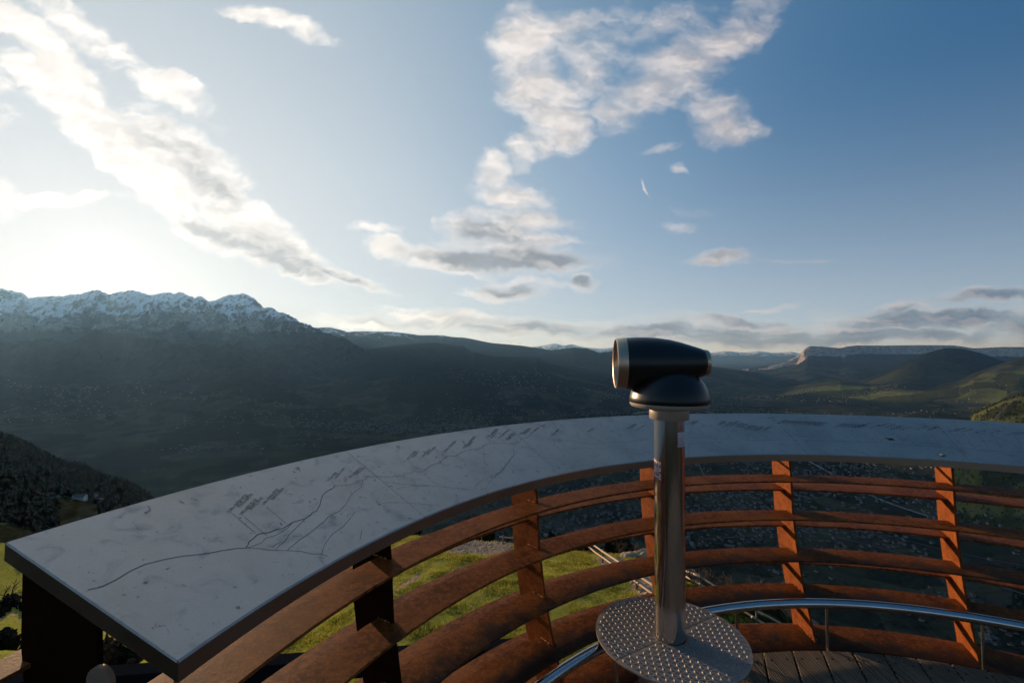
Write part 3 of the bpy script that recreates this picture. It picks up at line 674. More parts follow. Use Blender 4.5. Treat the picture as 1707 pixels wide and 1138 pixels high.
# ---- foot rail
fr = empty('foot_rail', cyl(2.42 * K, 88, 0), 'polished stainless steel tube foot rail on thin round posts around the deck edge', 'foot rail')
FR, FZ = 2.42 * K, zz(.075)
m_ = MB(); m_.tube([cyl(FR, th, FZ) for th in np.arange(-20, 161, 1.5)], .0245, 20)
o = m_.build('rail_tube', M_rail, None, True, 50); reparent(o, fr)
def th_of(px, y=None):
    pass
for th in (136.5, 122, 101.5, 87.75, 68.6, 50, 30):
    m_ = MB(); p = cyl(FR, th, 0); q = cyl(FR, th, FZ - .02)
    p = p - Vector((0, 0, .03)); m_.tube([p, q], .0072, 12)
    o = m_.build('rail_post', M_rail, None, True, 40); reparent(o, fr)

# ================================================================== TELESCOPE
TX, TY = .7485, 2.178
tel = empty('viewing_telescope', (TX, TY, 0), 'black coin viewing telescope on a brushed steel pole with a round tread plate', 'telescope')
ZP = .284
m_ = MB(); m_.lathe([(0, ZP - .01), (.0695, ZP - .01), (.0695, 1.30)], 64, Matrix.Translation((TX, TY, 0)))
pole = m_.build('pole', M_pole, None, True, 50); reparent(pole, tel)
m_ = MB(); m_.lathe([(0, .002), (.16, .002), (.16, .014), (.075, .016), (.06, .02), (.06, ZP - .03)], 48, Matrix.Translation((TX, TY, 0)))
o = m_.build('pedestal', M_pole, None, True, 40); reparent(o, tel)
m_ = MB(); m_.lathe([(.0695, 1.297), (.088, 1.297), (.0905, 1.300), (.0905, 1.345), (.088, 1.352), (0, 1.352)], 64, Matrix.Translation((TX, TY, 0)))
o = m_.build('collar', M_beige, None, True, 40); reparent(o, tel)
m_ = MB(); m_.lathe([(0, 1.3515), (.155, 1.3515), (.176, 1.357), (.1815, 1.366), (.1815, 1.374), (0, 1.374)], 80, Matrix.Translation((TX, TY, 0)))
o = m_.build('base_flange', M_beige, None, True, 40); reparent(o, tel)
# dome: lathe, then merge with barrel neck via smooth profile
m_ = MB(); m_.lathe([(0, 1.376), (.179, 1.375), (.183, 1.386), (.181, 1.402), (.172, 1.435), (.156, 1.468), (.132, 1.498), (.104, 1.522), (.07, 1.540), (.0, 1.550)], 80, Matrix.Translation((TX, TY, 0)))
o = m_.build('dome', M_black, None, True, 50); reparent(o, tel)
# barrel
az = rad(-83.6); dl = Vector((math.sin(az), math.cos(az), 0)); wl = Vector((dl.y, -dl.x, 0)); ul = Vector((0, 0, 1))
def barrel_ring(s, cz, rv, rh, n=64, sq=2.0):
    out = []
    for k in range(n):
        t = 2 * PI * k / n; ct, st = math.cos(t), math.sin(t)
        e = 2 / sq
        x = math.copysign(abs(ct) ** e, ct) * rh; z = math.copysign(abs(st) ** e, st) * rv
        out.append(Vector((TX, TY, cz)) + dl * s + wl * x + ul * z)
    return out
def loft(rings, mb, cap0=False, cap1=False):
    n = len(rings[0]); vs = [v for r in rings for v in r]
    fs = [(i * n + k, i * n + (k + 1) % n, (i + 1) * n + (k + 1) % n, (i + 1) * n + k) for i in range(len(rings) - 1) for k in range(n)]
    if cap0: fs.append(tuple(range(n)))
    if cap1: fs.append(tuple((len(rings) - 1) * n + k for k in range(n)))
    mb.add(vs, fs)
ZC = 1.5575
body = [(.205, ZC, .1215, .1215), (.196, ZC, .1245, .1245), (.16, ZC, .1265, .127), (.11, ZC + .001, .126, .127), (.06, ZC + .001, .1235, .124), (.0, ZC + .002, .114, .115),
        (-.045, ZC + .003, .102, .104), (-.088, ZC + .004, .088, .091), (-.122, ZC + .005, .076, .079), (-.150, ZC + .006, .066, .069), (-.162, ZC + .006, .059, .062)]
m_ = MB(); loft([barrel_ring(s, c, a, b) for s, c, a, b in body], m_, True, True)
o = m_.build('barrel', M_black, None, True, 60); reparent(o, tel)
m_ = MB()
loft([barrel_ring(s, ZC, r, r) for s, r in ((.202, .118), (.203, .1255), (.244, .121), (.249, .1185), (.2505, .1165), (.249, .1135), (.243, .1115), (.225, .109))], m_)
o = m_.build('objective_ring', M_ring, None, True, 40); reparent(o, tel)
m_ = MB(); loft([barrel_ring(.226, ZC, .1085, .1085), barrel_ring(.229, ZC, .06, .06), barrel_ring(.230, ZC, .005, .005)], m_, False, True)
o = m_.build('lens', M_lens, None, True, 60); reparent(o, tel)
m_ = MB(); loft([barrel_ring(s, ZC + .006, r, r) for s, r in ((-.158, .057), (-.159, .0625), (-.174, .0605), (-.179, .058), (-.179, .045), (-.171, .040))], m_, False, True)
o = m_.build('eyepiece_ring', M_ring, None, True, 40); reparent(o, tel)
m_ = MB(); p = Vector((TX, TY, ZC + .004)) + dl * -.152 - wl * 0
m_ = MB()
for (s0, a0) in ((-.120, 0),):
    # small engraved brand plate near the eyepiece, on the side toward the visitor
    rr_ = .0815
    vs = []
    for (ds, da) in ((-.020, -.17), (.018, -.17), (.018, .17), (-.020, .17)):
        s_ = s0 + ds; r_ = np.interp(-s_, [.10, .14, .17], [.0915, .0795, .0695]) + .0008
        a_ = rad(-8) + da
        vs.append(Vector((TX, TY, ZC + .005)) + dl * s_ - wl * -r_ * -math.cos(a_) * -1 + ul * r_ * math.sin(a_))
    m_.add(vs, [(0, 1, 2, 3)])
o = m_.build('name_plate', plain('dull_plate', (.10, .09, .075), .4, .5), None); reparent(o, tel)
# tread plate: two half discs with a cut between them, raised pattern
def tread():
    Rd = .342; cut = Vector((.80, .20, 0))
    # split line direction measured on the plate: through the pole base
    pL = Vector((0, 0)); 
    az_ = SPLIT_AZ; d = Vector((math.sin(az_), math.cos(az_), 0)); n = Vector((d.y, -d.x, 0))
    for side in (-1, 1):
        mb = MB(); N = 40; T = .006
        # outline: half circle with the pole bite
        a0 = math.atan2(d.y, d.x)
        outer = []; 
        for k in range(N + 1):
            a = a0 + side * PI * k / N
            p = Vector((math.cos(a), math.sin(a), 0)) * Rd
            outer.append(p)
        inner = []
        for k in range(N + 1):
            a = a0 + side * PI * k / N
            inner.append(Vector((math.cos(a), math.sin(a), 0)) * .0715)
        off = -n * .0022 * (-side) if False else n * (.0022 if side < 0 else -.0022)
        vs = []
        for z in (ZP, ZP - T):
            for p in outer: vs.append(p + off + Vector((TX, TY, z)))
            for p in inner: vs.append(p + off + Vector((TX, TY, z)))
        m = N + 1; fs = []
        for k in range(N):
            fs.append((k, k + 1, m + k + 1, m + k)); fs.append((2 * m + k, 2 * m + k + 1, 3 * m + k + 1, 3 * m + k))
            fs.append((k, k + 1, 2 * m + k + 1, 2 * m + k)); fs.append((m + k, m + k + 1, 3 * m + k + 1, 3 * m + k))
        fs.append((0, m, 3 * m, 2 * m)); fs.append((N, m + N, 3 * m + N, 2 * m + N))
        mb.add(vs, fs)
        # tear-shaped lugs in alternating directions
        ga = rad(38) if side < 0 else rad(38 + 20)
        c_, s_ = math.cos(ga), math.sin(ga); P_ = .0225
        for i in range(-24, 25):
            for j in range(-24, 25):
                q = Vector((i * P_ * c_ - j * P_ * s_, i * P_ * s_ + j * P_ * c_, 0))
                if q.length > Rd - .013 or q.length < .083: continue
                if (q.dot(n)) * (1 if side < 0 else -1) < .012: continue
                la = ga + (PI / 4 if (i + j) % 2 else -PI / 4)
                e1 = Vector((math.cos(la), math.sin(la), 0)); e2 = Vector((-e1.y, e1.x, 0))
                c0 = q + Vector((TX, TY, ZP))
                L_, W_, H_ = .0112, .0047, .0028
                ring0 = []; ring1 = []
                for t in range(10):
                    tt = 2 * PI * t / 10
                    ring0.append(c0 + e1 * L_ * math.cos(tt) + e2 * W_ * math.sin(tt) + Vector((0, 0, -.0004)))
                    ring1.append(c0 + e1 * L_ * .62 * math.cos(tt) + e2 * W_ * .55 * math.sin(tt) + Vector((0, 0, H_)))
                mb.add(ring0 + ring1, [(t, (t + 1) % 10, 10 + (t + 1) % 10, 10 + t) for t in range(10)] + [tuple(range(10, 20))])
        o = mb.build('tread_plate_half', M_tread, None, True, 35); reparent(o, tel)
    m_ = MB()
    for a in (SPLIT_AZ2 + .9, SPLIT_AZ2 + 2.6, SPLIT_AZ2 + 4.4): 
        e = Vector((math.cos(a), math.sin(a), 0)); c0 = Vector((TX, TY, ZP - .03))
        m_.box(c0 + e * .17, (.30, .03, .04), Matrix.Rotation(a, 3, 'Z'))
    o = m_.build('plate_bracket', M_tread); reparent(o, tel)
# split line through (1023,1100) and (1187,1027) on the photo plane at plate height
def on_plane(px, py, z):
    d = RR * ((px - 853.5) / 760) + UU * ((569 - py) / 760) + F0
    s = (z - EYE) / d.z; return Vector((d.x * s, d.y * s, z))
_a, _b2 = Vector((.432, 1.985, 0)), Vector((1.045, 2.42, 0))
_a = on_plane(1023, 1100, ZP); _b2 = on_plane(1187, 1027, ZP)
_d = (_b2 - _a).normalized(); SPLIT_AZ = math.atan2(_d.x, _d.y); SPLIT_AZ2 = math.atan2(_d.y, _d.x)
tread()
# stickers on the pole
def pole_patch(name, az0, az1, z0, z1, mat, lift=.0006, parent=None, wav=0.):
    n = 10; vs = []
    for i in range(n + 1):
        a = az0 + (az1 - az0) * i / n; r = .0695 + lift
        for z in (z0, z1): vs.append((TX + r * math.cos(a), TY + r * math.sin(a), z + wav * i))
    mb = MB(); mb.add(vs, [(2 * i, 2 * i + 2, 2 * i + 3, 2 * i + 1) for i in range(n)])
    o = mb.build(name, mat, None, True); reparent(o, tel); return o
M_stk = plain('white_sticker', (.66, .62, .62), .5, 0, 300, .2, 0); M_red = plain('red_print', (.55, .05, .06), .6, 0, 30, .1, 0)
M_worn, _nt, _b = new_mat('worn_sticker'); _g = G(_nt)
_n = _g.noise(_g.coord(), 160, 3, .6); _g.link(_g.ramp(_n, [(.40, (.12, .05, .05)), (.46, (.55, .2, .18)), (.52, (.75, .68, .64)), (1, (.75, .7, .66))], 'CONSTANT'), _b.inputs['Base Color'])
vaz = math.atan2(-TY, -TX)       # direction from pole to the visitor
def pa(off_px): return vaz + math.asin(max(-1, min(1, off_px / 24.3)))
stk = pole_patch('sticker', pa(12.8), pa(24.2), EYE - (738 - 590) / 349, EYE - (714.5 - 590) / 349, M_stk)
def pole_text(txt, off0, off1, zc, h, mat):
    cu = bpy.data.curves.new('t', 'FONT'); cu.body = txt; cu.size = 1; cu.resolution_u = 2
    to = bpy.data.objects.new('t', cu); COL.objects.link(to); bpy.context.view_layer.update()
    me = bpy.data.meshes.new_from_object(to.evaluated_get(bpy.context.evaluated_depsgraph_get()))
    xs = [v.co.x for v in me.vertices]; x0, x1 = min(xs), max(xs); a0, a1 = pa(off0), pa(off1); vs = []
    for v in me.vertices:
        a = a0 + (a1 - a0) * (v.co.x - x0) / (x1 - x0); r = .0695 + .0014
        vs.append((TX + r * math.cos(a), TY + r * math.sin(a), zc + v.co.y * h))
    mb = MB(); mb.add(vs, [tuple(p.vertices) for p in me.polygons]); o = mb.build('sticker_print', mat)
    o.parent = stk; o.matrix_parent_inverse = Matrix.Identity(4)
    o.matrix_world = Matrix.Identity(4)
    bpy.data.objects.remove(to); bpy.data.curves.remove(cu)
def zpx(y): return EYE - (y - 590) / 349
pole_text('hoch', 13.3, 22.8, zpx(735), .020, M_red)
pole_text('active', 14.3, 21.5, zpx(725.2), .010, M_red)
pole_text('outdoor', 14.0, 22.0, zpx(728.8), .008, M_red)
pole_text('www', 13.5, 22.5, zpx(737.2), .006, M_red)
pole_patch('worn_sticker', pa(-24.2), pa(-13), zpx(789), zpx(760), M_worn, .0006, wav=-.0012)
# ================================================================== TERRAIN
def vnoise(x, y, seed=0):
    xi = np.floor(x).astype(np.int64); yi = np.floor(y).astype(np.int64); xf = x - xi; yf = y - yi
    def h(a, b):
        n = (a * 374761393 + b * 668265263 + seed * 974711) & 0x7fffffff
        n = ((n ^ (n >> 13)) * 1274126177) & 0x7fffffff
        n = ((n ^ (n >> 15)) * 2246822519) & 0x7fffffff
        return (n ^ (n >> 16)) / 0x7fffffff
    u = xf * xf * xf * (xf * (xf * 6 - 15) + 10); v = yf * yf * yf * (yf * (yf * 6 - 15) + 10)
    return (h(xi, yi) * (1 - u) + h(xi + 1, yi) * u) * (1 - v) + (h(xi, yi + 1) * (1 - u) + h(xi + 1, yi + 1) * u) * v
def fbm(x, y, sc, octv=5, seed=0, gain=.5, ridged=False):
    a = 1.; s = 0.; t = 0.; f = 1 / sc
    for o in range(octv):
        n = vnoise(x * f + 13.7 * o, y * f - 7.1 * o, seed + o)
        if ridged: n = (1 - np.abs(2 * n - 1)) ** 1.6
        else: n = n * 2 - 1
        s = s + a * n; t += a; a *= gain; f *= 2.03
    return s / t
FLOOR = -680.
def prof(pts):
    p = np.array(pts, float); u = (p[:, 0] - 853.5) / 760; e = (590 - p[:, 1]) / 760
    return lambda q: np.interp(q, u, e)
# skylines: (bearing, elevation) pairs as surveyed, each with its own true distance
RANGES = [
 dict(name='snow', pts=[(-700,500),(-400,492),(-200,497),(-90,480),(-40,492),(0,486),(21,491),(35,492.7),(46,499),(66,497),(88,494.5),(105,495),(119.5,492.7),(130,491.5),(140.6,489),(150,486),(160,484.6),(168,487),(179,492.7),(195,490),(218,486.4),(235,490),(253,493.4),(262,491),(270.6,489),(285,491),(299,490),(312,493),(323,499),(334,498),(348,505.7),(357,502),(365.5,499.7),(373,495),(381,493.4),(388,496),(404,491.7),(412,496),(422,499.7),(430,508),(439,516.6),(451.6,515.6),(462,521),(474.5,526),(499,538.4),(524,549),(560,563),(597,583),(640,606),(700,632),(780,662),(900,700)],
   Yr=[(-700,12500),(200,12500),(450,11500),(600,9000),(780,6200),(900,5200)], Yf=[(-700,3000),(0,3300),(400,3600),(600,4200),(900,4600)], back=6000, rough=.17, jag=1.),
 dict(name='mid', pts=[(300,560),(450,552),(526,547.7),(551.5,547.7),(580.5,554.8),(613,553),(654.6,554),(699.7,559.6),(738.4,559.3),(774,564.4),(822,571.5),(870.5,575.7),(919,583),(957.5,578.3),(980,580),(999,587),(1019,584.4),(1060,590),(1120,600),(1200,612),(1260,622),(1330,640),(1500,660)],
   Yr=[(300,17000),(700,16500),(900,16000),(1019,14000),(1200,12000),(1500,11000)], Yf=[(300,9000),(900,8000),(1500,9000)], back=6000, rough=.07, jag=.25),
 dict(name='mid', pts=[(480,600),(560,592),(620,582),(680,574),(725.5,571),(774,577),(790,587),(822,593),(860,594),(896,595),(909,603),(1000,628),(1100,650),(1300,690)],
   Yr=[(480,10000),(725,9500),(900,9500),(1100,8500),(1300,8000)], Yf=[(480,4500),(900,5200),(1300,6500)], back=3500, rough=.09, jag=.25),
 dict(name='plateau', pts=[(1180,640),(1248,613.8),(1280.5,609),(1313,599),(1328,592),(1336,585),(1341,579),(1346,576),(1353,574.5),(1375,575.5),(1398,577.5),(1404,577),(1411,575),(1427,573),(1476,573),(1541.5,572),(1590.5,572.3),(1610,575),(1623,577),(1645,576),(1672,574.6),(1707,574.6),(1900,580),(2300,575)],
   Yr=[(1180,17000),(1340,16500),(1700,15500),(2300,15000)], Yf=[(1180,11000),(1340,10000),(1700,8500),(2300,8000)], back=7000, rough=.07, jag=.12),
 dict(name='hill', pts=[(1380,660),(1440,632),(1476,617),(1509,600.7),(1541.5,586),(1574,577),(1590,576.5),(1607,578),(1639,586),(1669,597),(1720,610),(1900,640)],
   Yr=[(1380,9500),(1600,9500),(1900,9500)], Yf=[(1380,7400),(1900,6900)], back=2600, rough=.06, jag=.15),
 dict(name='hill', pts=[(1420,668),(1500,655),(1560,643),(1597,633),(1623,618.7),(1656,607),(1688,596),(1707,591),(1800,578),(1950,570),(2300,560)],
   Yr=[(1420,6600),(1700,6800),(2300,7000)], Yf=[(1420,5600),(1700,4800),(2300,4300)], back=2600, rough=.08, jag=.2),
 dict(name='hill', pts=[(1230,672),(1290,650),(1340,640),(1400,634),(1450,640),(1500,636),(1560,640),(1620,646),(1700,650),(1800,640),(2000,640)],
   Yr=[(1230,8600),(1400,8400),(1700,6000),(2000,5500)], Yf=[(1230,6800),(1400,6200),(1700,4300),(2000,4000)], back=2200, rough=.12, jag=.5),
 dict(name='hill', pts=[(1460,700),(1500,694),(1560,686),(1620,690),(1700,700),(1800,690),(2000,690)],
   Yr=[(1460,4900),(1700,4300),(2000,4000)], Yf=[(1460,4400),(1700,3500),(2000,3200)], back=1600, rough=.12, jag=.4),
 dict(name='near_hill', pts=[(1560,722),(1603.5,697),(1639,682),(1672,666),(1707,653),(1800,622),(2000,600),(2300,590)],
   Yr=[(1560,2300),(1707,2300),(2300,2200)], Yf=[(1560,2000),(1707,1650),(2300,1300)], back=1200, rough=.05, jag=.3),
 dict(name='far', pts=[(300,600),(820,590),(880,579),(905,575),(925,571.5),(940,575),(952,572.5),(975,578),(1000,580),(1030,577),(1060,582),(1100,584),(1150,583),(1185,586),(1210,583),(1240,585.5),(1265,583),(1290,586),(1320,584),(1340,588),(1420,590),(2000,592)],
   Yr=[(300,46000),(2000,46000)], Yf=[(300,32000),(2000,32000)], back=9000, rough=.02, jag=.35),
]
# hillside under the platform: rows = depth, columns = bearing (x/y)
NB_U = [-1.8, -1.12, -.95, -.87, -.72, -.5, -.2, .3, .55, .8, 1.3, 1.8]
NB_Y = [0, 14, 28, 38, 60, 90, 150, 350, 470, 700, 1100, 1600, 2600]
NB = {  # heights
 0:   [-8.0]*12,
 14:  [-14,-13,-12.5,-12,-11.5,-10.6,-9.9,-9.9,-11.2,-15,-17,-18],
 28:  [-22,-20,-19,-18,-16,-13.5,-11.7,-12.0,-13.4,-24,-27,-28],
 38:  [-29,-27,-26,-25,-22,-16,-13.1,-15,-24,-32,-34,-35],
 60:  [-43,-42,-42,-42,-42,-40,-36,-38,-43,-50,-54,-54],
 90:  [-60,-58,-59,-62,-68,-72,-74,-74,-74,-76,-78,-80],
 150: [-84,-86,-88,-92,-104,-114,-118,-118,-118,-118,-120,-122],
 350: [-120,-119,-126,-140,-180,-236,-262,-265,-265,-262,-262,-260],
 470: [-128,-129,-148,-156,-200,-290,-345,-350,-350,-345,-345,-340],
 700: [-110,-127,-168,-190,-235,-370,-490,-500,-500,-490,-490,-480],
 1100:[-230,-330,-420,-480,-560,-660,-676,-680,-680,-680,-676,-660],
 1600:[-460,-600,-660,-676,-680,-680,-680,-680,-680,-680,-680,-672],
 2600:[-600,-670,-680,-680,-680,-680,-680,-680,-680,-680,-680,-670],
}
NBM = np.array([NB[y] for y in NB_Y], float)
def near_h(u, Y):
    # smooth bilinear lookup in log depth
    ly = np.log(np.maximum(Y, 0) + 6.0); ky = np.log(np.array(NB_Y, float) + 6.0)
    j = np.clip(np.searchsorted(ky, ly) - 1, 0, len(ky) - 2); ty = np.clip((ly - ky[j]) / (ky[j + 1] - ky[j]), 0, 1)
    ku = np.array(NB_U); i = np.clip(np.searchsorted(ku, u) - 1, 0, len(ku) - 2); tu = np.clip((u - ku[i]) / (ku[i + 1] - ku[i]), 0, 1)
    tu = tu * tu * (3 - 2 * tu)
    a = NBM[j, i] * (1 - tu) + NBM[j, i + 1] * tu; b = NBM[j + 1, i] * (1 - tu) + NBM[j + 1, i + 1] * tu
    return a * (1 - ty) + b * ty
def terrain_h(X, Y, masks=False):
    X = np.asarray(X, float); Y = np.asarray(Y, float)
    Ys = np.maximum(Y, 1.0); u = X / Ys
    px = u * 760 + 853.5
    h = FLOOR + fbm(X, Y, 900, 3, 5) * 5
    kind = np.zeros(h.shape, int)
    nz = None
    base_r = fbm(X, Y, 2600, 7, 11, .52, True); base_f = fbm(X, Y, 1500, 6, 31, .5)
    T = np.zeros(h.shape)
    for k, R in enumerate(RANGES):
        e = prof(R['pts'])(u)
        Yr = np.interp(px, *zip(*R['Yr'])); Yf = np.interp(px, *zip(*R['Yf']))
        wob = fbm(X, Y, 3000, 3, 50 + k)
        Yf = Yf * (1 + .10 * wob)
        H = EYE + e * Yr - FLOOR
        pmin = min(p[0] for p in R['pts']); pmax = max(p[0] for p in R['pts'])
        edge = np.clip((px - pmin) / 60, 0, 1) * np.clip((pmax - px) / 60, 0, 1)
        if R['name'] in ('snow',): edge = np.clip((pmax - px) / 60, 0, 1)
        if pmax >= 1900: edge = np.clip((px - pmin) / 60, 0, 1)
        H = np.maximum(H, 0) * edge
        t = np.clip((Ys - Yf) / np.maximum(Yr - Yf, 1), 0, 1)
        tb = np.clip((Ys - Yr) / R['back'], 0, 1)
        if R['name'] == 'snow': S = .80 * t ** 1.15 + .20 * t ** 5
        elif R['name'] == 'plateau':
            S = np.where(t < .78, (t / .78) ** 1.1 * .62, .62 + .10 * (t - .78) / .15)
            w2_ = fbm(X, Y, 650, 5, 88); cl = np.clip((t - .885 - .03 * wob - .035 * w2_) / .045, 0, 1); S = np.where(t > .78, .62 + .06 * np.clip((t - .78) / .1, 0, 1) + .30 * cl * cl * (3 - 2 * cl) + .02 * np.clip((t - .96) / .04, 0, 1), S)
        elif R['name'] == 'mid': S = 1 - (1 - t) ** 1.7
        elif R['name'] == 'far': S = t ** 1.5
        else: S = t * t * (3 - 2 * t) * .45 + .55 * np.sin(t * PI / 2)
        body = H * S * (1 - tb * tb * .8)
        amp = R['rough'] * np.maximum(H, 150)
        att = np.clip(t * 3.2, 0, 1) * np.clip((1 - t) * 5, .0 + .16 * R['jag'], 1)
        if R['name'] == 'snow':
            n = (base_r - .42) * 2.0
            n2_ = fbm(X, Y, 620, 5, 71, .55, True) - .42
            body = body + amp * n * att * 1.35 + n2_ * 360 * np.clip((t - .45) * 3, 0, 1) * np.clip((1 - t) * 6, .26, 1) + (fbm(X, Y, 210, 4, 72, .6, True) - .50) * 80 * np.clip((t - .5) * 3, 0, 1)
        else:
            n = base_f * 1.0 + (base_r - .42) * .9
            body = body + amp * n * att
        body = np.where(H > 1, body, -50)
        z = FLOOR + body
        win = z > h
        h = np.where(win, z, h); kind = np.where(win, k + 1, kind); T = np.where(win, t, T)
    nh = near_h(u, Y)
    # small-scale relief of the home slope
    rel = np.clip((Ys - 36) / 60, 0, 1)
    nh = nh + fbm(X, Y, 90, 4, 77) * 6 * rel * np.clip((nh - FLOOR) / 150, 0, 1) + fbm(X, Y, 7.5, 5, 78) * .38 * np.clip((Ys - 5) / 8, 0, 1)
    win = (nh > h + .5) & (Ys < 2600)
    h = np.where(win, nh, h); kind = np.where(win, 100, kind)
    if masks: return h, kind, T, base_r, base_f
    return h
def grid(us, Ys):
    U, Yg = np.meshgrid(us, Ys); X = U * Yg
    return U, X, Yg
def make_sheet(name, us, Ys, mat, keep=None):
    U, X, Yg = grid(us, Ys); h, kind, T, br, bf = terrain_h(X, Yg, True)
    nY, nU = U.shape
    V = np.stack([X, Yg, h], -1).reshape(-1, 3)
    i = np.arange(nY - 1)[:, None] * nU + np.arange(nU - 1)[None, :]
    F = np.stack([i, i + 1, i + 1 + nU, i + nU], -1).reshape(-1, 4)
    o = np_mesh(name, V, F, mat, None, True)
    # masks
    gy = np.gradient(h, axis=0) / np.maximum(np.gradient(Yg, axis=0), 1e-3); gx = np.gradient(h, axis=1) / np.maximum(np.gradient(X, axis=1), 1e-3)
    slope = np.hypot(gx, gy)
    R_ = [None] + RANGES
    nm = np.array(['floor'] + [r['name'] for r in RANGES] + ['x'] * 200)[np.minimum(kind, 150)]
    nm[kind == 100] = 'home'
    nse = fbm(X, Yg, 700, 6, 91); nse2 = fbm(X, Yg, 160, 5, 92)
    snow = np.zeros(h.shape)
    relh = (h - EYE)
    s1 = np.clip((relh + 0 + nse * 420 + (.5 - br) * 380 - 560) / 420, 0, 1) * np.clip(1.75 - slope * .75 + nse2 * .9, .0, 1)
    snow = np.where(nm == 'snow', s1, snow)
    s2 = np.clip((relh - 560 + nse * 260) / 120, 0, 1) * np.clip(.55 + nse2 * 1.6, 0, 1) * np.clip((900 - (X / Yg * 760 + 853)) / 260, 0, 1)
    snow = np.where((nm == 'mid') & (Yg > 12000), s2, snow)
    snow = np.where(nm == 'far', np.clip((T - .72 + nse * .35) / .2, 0, 1), snow)
    cliff = np.where(nm == 'plateau', np.clip((slope - .30 + nse2 * .35) / .2, 0, 1) * np.clip((T - .74) / .06, 0, 1), 0)
    cliff = np.where(nm == 'snow', np.clip((slope - .9) / .5, 0, 1) * np.clip((relh - 300) / 300, 0, 1), cliff)
    # meadows and orchards: patches on gentle slopes
    fld = np.clip((fbm(X, Yg, 420, 5, 93) - .02) / .12, 0, 1) * np.clip(1.3 - slope * 1.4, 0, 1)
    low = np.clip((-150 - relh) / 250, 0, 1)
    field = fld * low
    field = np.where(nm == 'floor', np.clip(.75 + fbm(X, Yg, 600, 4, 95) * .9, 0, 1), field)
    field = np.where(nm == 'near_hill', np.clip((fbm(X, Yg, 260, 4, 96) + .1) / .15, 0, 1) * .9, field)
    field = np.where(nm == 'hill', np.clip((fbm(X, Yg, 520, 5, 97) - .0) / .14, 0, 1) * np.clip((8400 - Yg) / 900, 0, 1) * np.clip((-60 - relh) / 80, 0, 1), field)
    # home slope: meadow close by, wood on the spur, meadow strips below
    rr_ = np.hypot(X, Yg)
    hu = X / Yg
    hm = np.where((rr_ < 46) & (hu < .36), 1.0, np.clip((fbm(X, Yg, 60, 4, 98) + .05) / .1, 0, 1))
    hm = np.where((rr_ < 46) & (hu >= .36), .35, hm)
    wood = np.clip((Yg - 300 - 60 * nse2) / 60, 0, 1) * np.clip((hu + 1.32) / .08, 0, 1)
    hm = hm * (1 - wood)
    hm = np.where((Yg > 60) & (Yg < 260) & (hu < -.75), np.clip(.9 + nse2, 0, 1), hm)
    sc_ = np.clip((Yg - 40) / 6, 0, 1) * np.clip((150 - Yg) / 40, 0, 1) * np.clip((hu + .7) / .1, 0, 1)
    hm = hm * (1 - sc_ * .9)
    field = np.where(nm == 'home', hm, field)
    np_attr(o, 'snow', snow.ravel()); np_attr(o, 'cliff', cliff.ravel()); np_attr(o, 'field', field.ravel())
    # gravel track and bank on the near meadow
    gr = np.zeros(h.shape)
    np_attr(o, 'gravel', gravel_mask(X, Yg).ravel())
    np_attr(o, 'sun_tint', np.where(nm == 'near_hill', .55, np.where((nm == 'hill') & (Yg < 9000), np.clip(.35 + fbm(X, Yg, 900, 4, 99) * 1.6, 0, 1), 0)).ravel())  # mask for sunlight painted into the ground of the right-hand hills
    np_attr(o, 'home', (nm == 'home').astype(float).ravel())
    return o
def gravel_mask(X, Y):
    n = fbm(X, Y, 2.4, 5, 61)
    # stony bank at the far edge of the meadow
    d = np.hypot((X + 2.6) / 3.6, (Y - 35.5) / 2.9) + n * .45
    g1 = np.clip((1.05 - d) / .22, 0, 1)
    # two wheel ruts running up from the lower left to the bank
    xc = np.interp(Y, [10, 16.5, 21.8, 25.5, 32.7, 36], [-10.2, -8.6, -7.25, -6.5, -3.6, -2.6]) + np.sin(Y * .5) * .12
    g2 = np.clip((.42 + n * .6 - np.abs(X - xc)) / .22, 0, 1) * np.clip((35 - Y) / 2, 0, 1) * .8
    g2b = np.clip((.32 + n * .6 - np.abs(X - xc - 1.7)) / .2, 0, 1) * np.clip((Y - 20) / 3, 0, 1) * np.clip((35 - Y) / 2, 0, 1) * .8
    # bare earth path beyond the fence
    xe = np.interp(Y, [12, 19, 24, 30, 36], [11.5, 10.0, 8.0, 7.8, 7.6])
    g3 = np.clip((1.5 + n * 1.4 - np.abs(X - xe)) / .5, 0, 1) * np.clip((Y - 14) / 2, 0, 1) * np.clip((37 - Y) / 2, 0, 1)
    xr = -150 + 26 * np.sin(Y / 31.0)
    g4 = np.clip((1.6 - np.abs(X - xr - (Y - 130) * -.4)) / .8, 0, 1) * ((Y > 80) & (Y < 260))
    g5 = np.clip((1.5 - np.abs(Y - 168 - (X + 170) * .28)) / .8, 0, 1) * ((X < -120) & (X > -330))
    return np.maximum.reduce([g1, g2, g2b, g3, g4, g5])

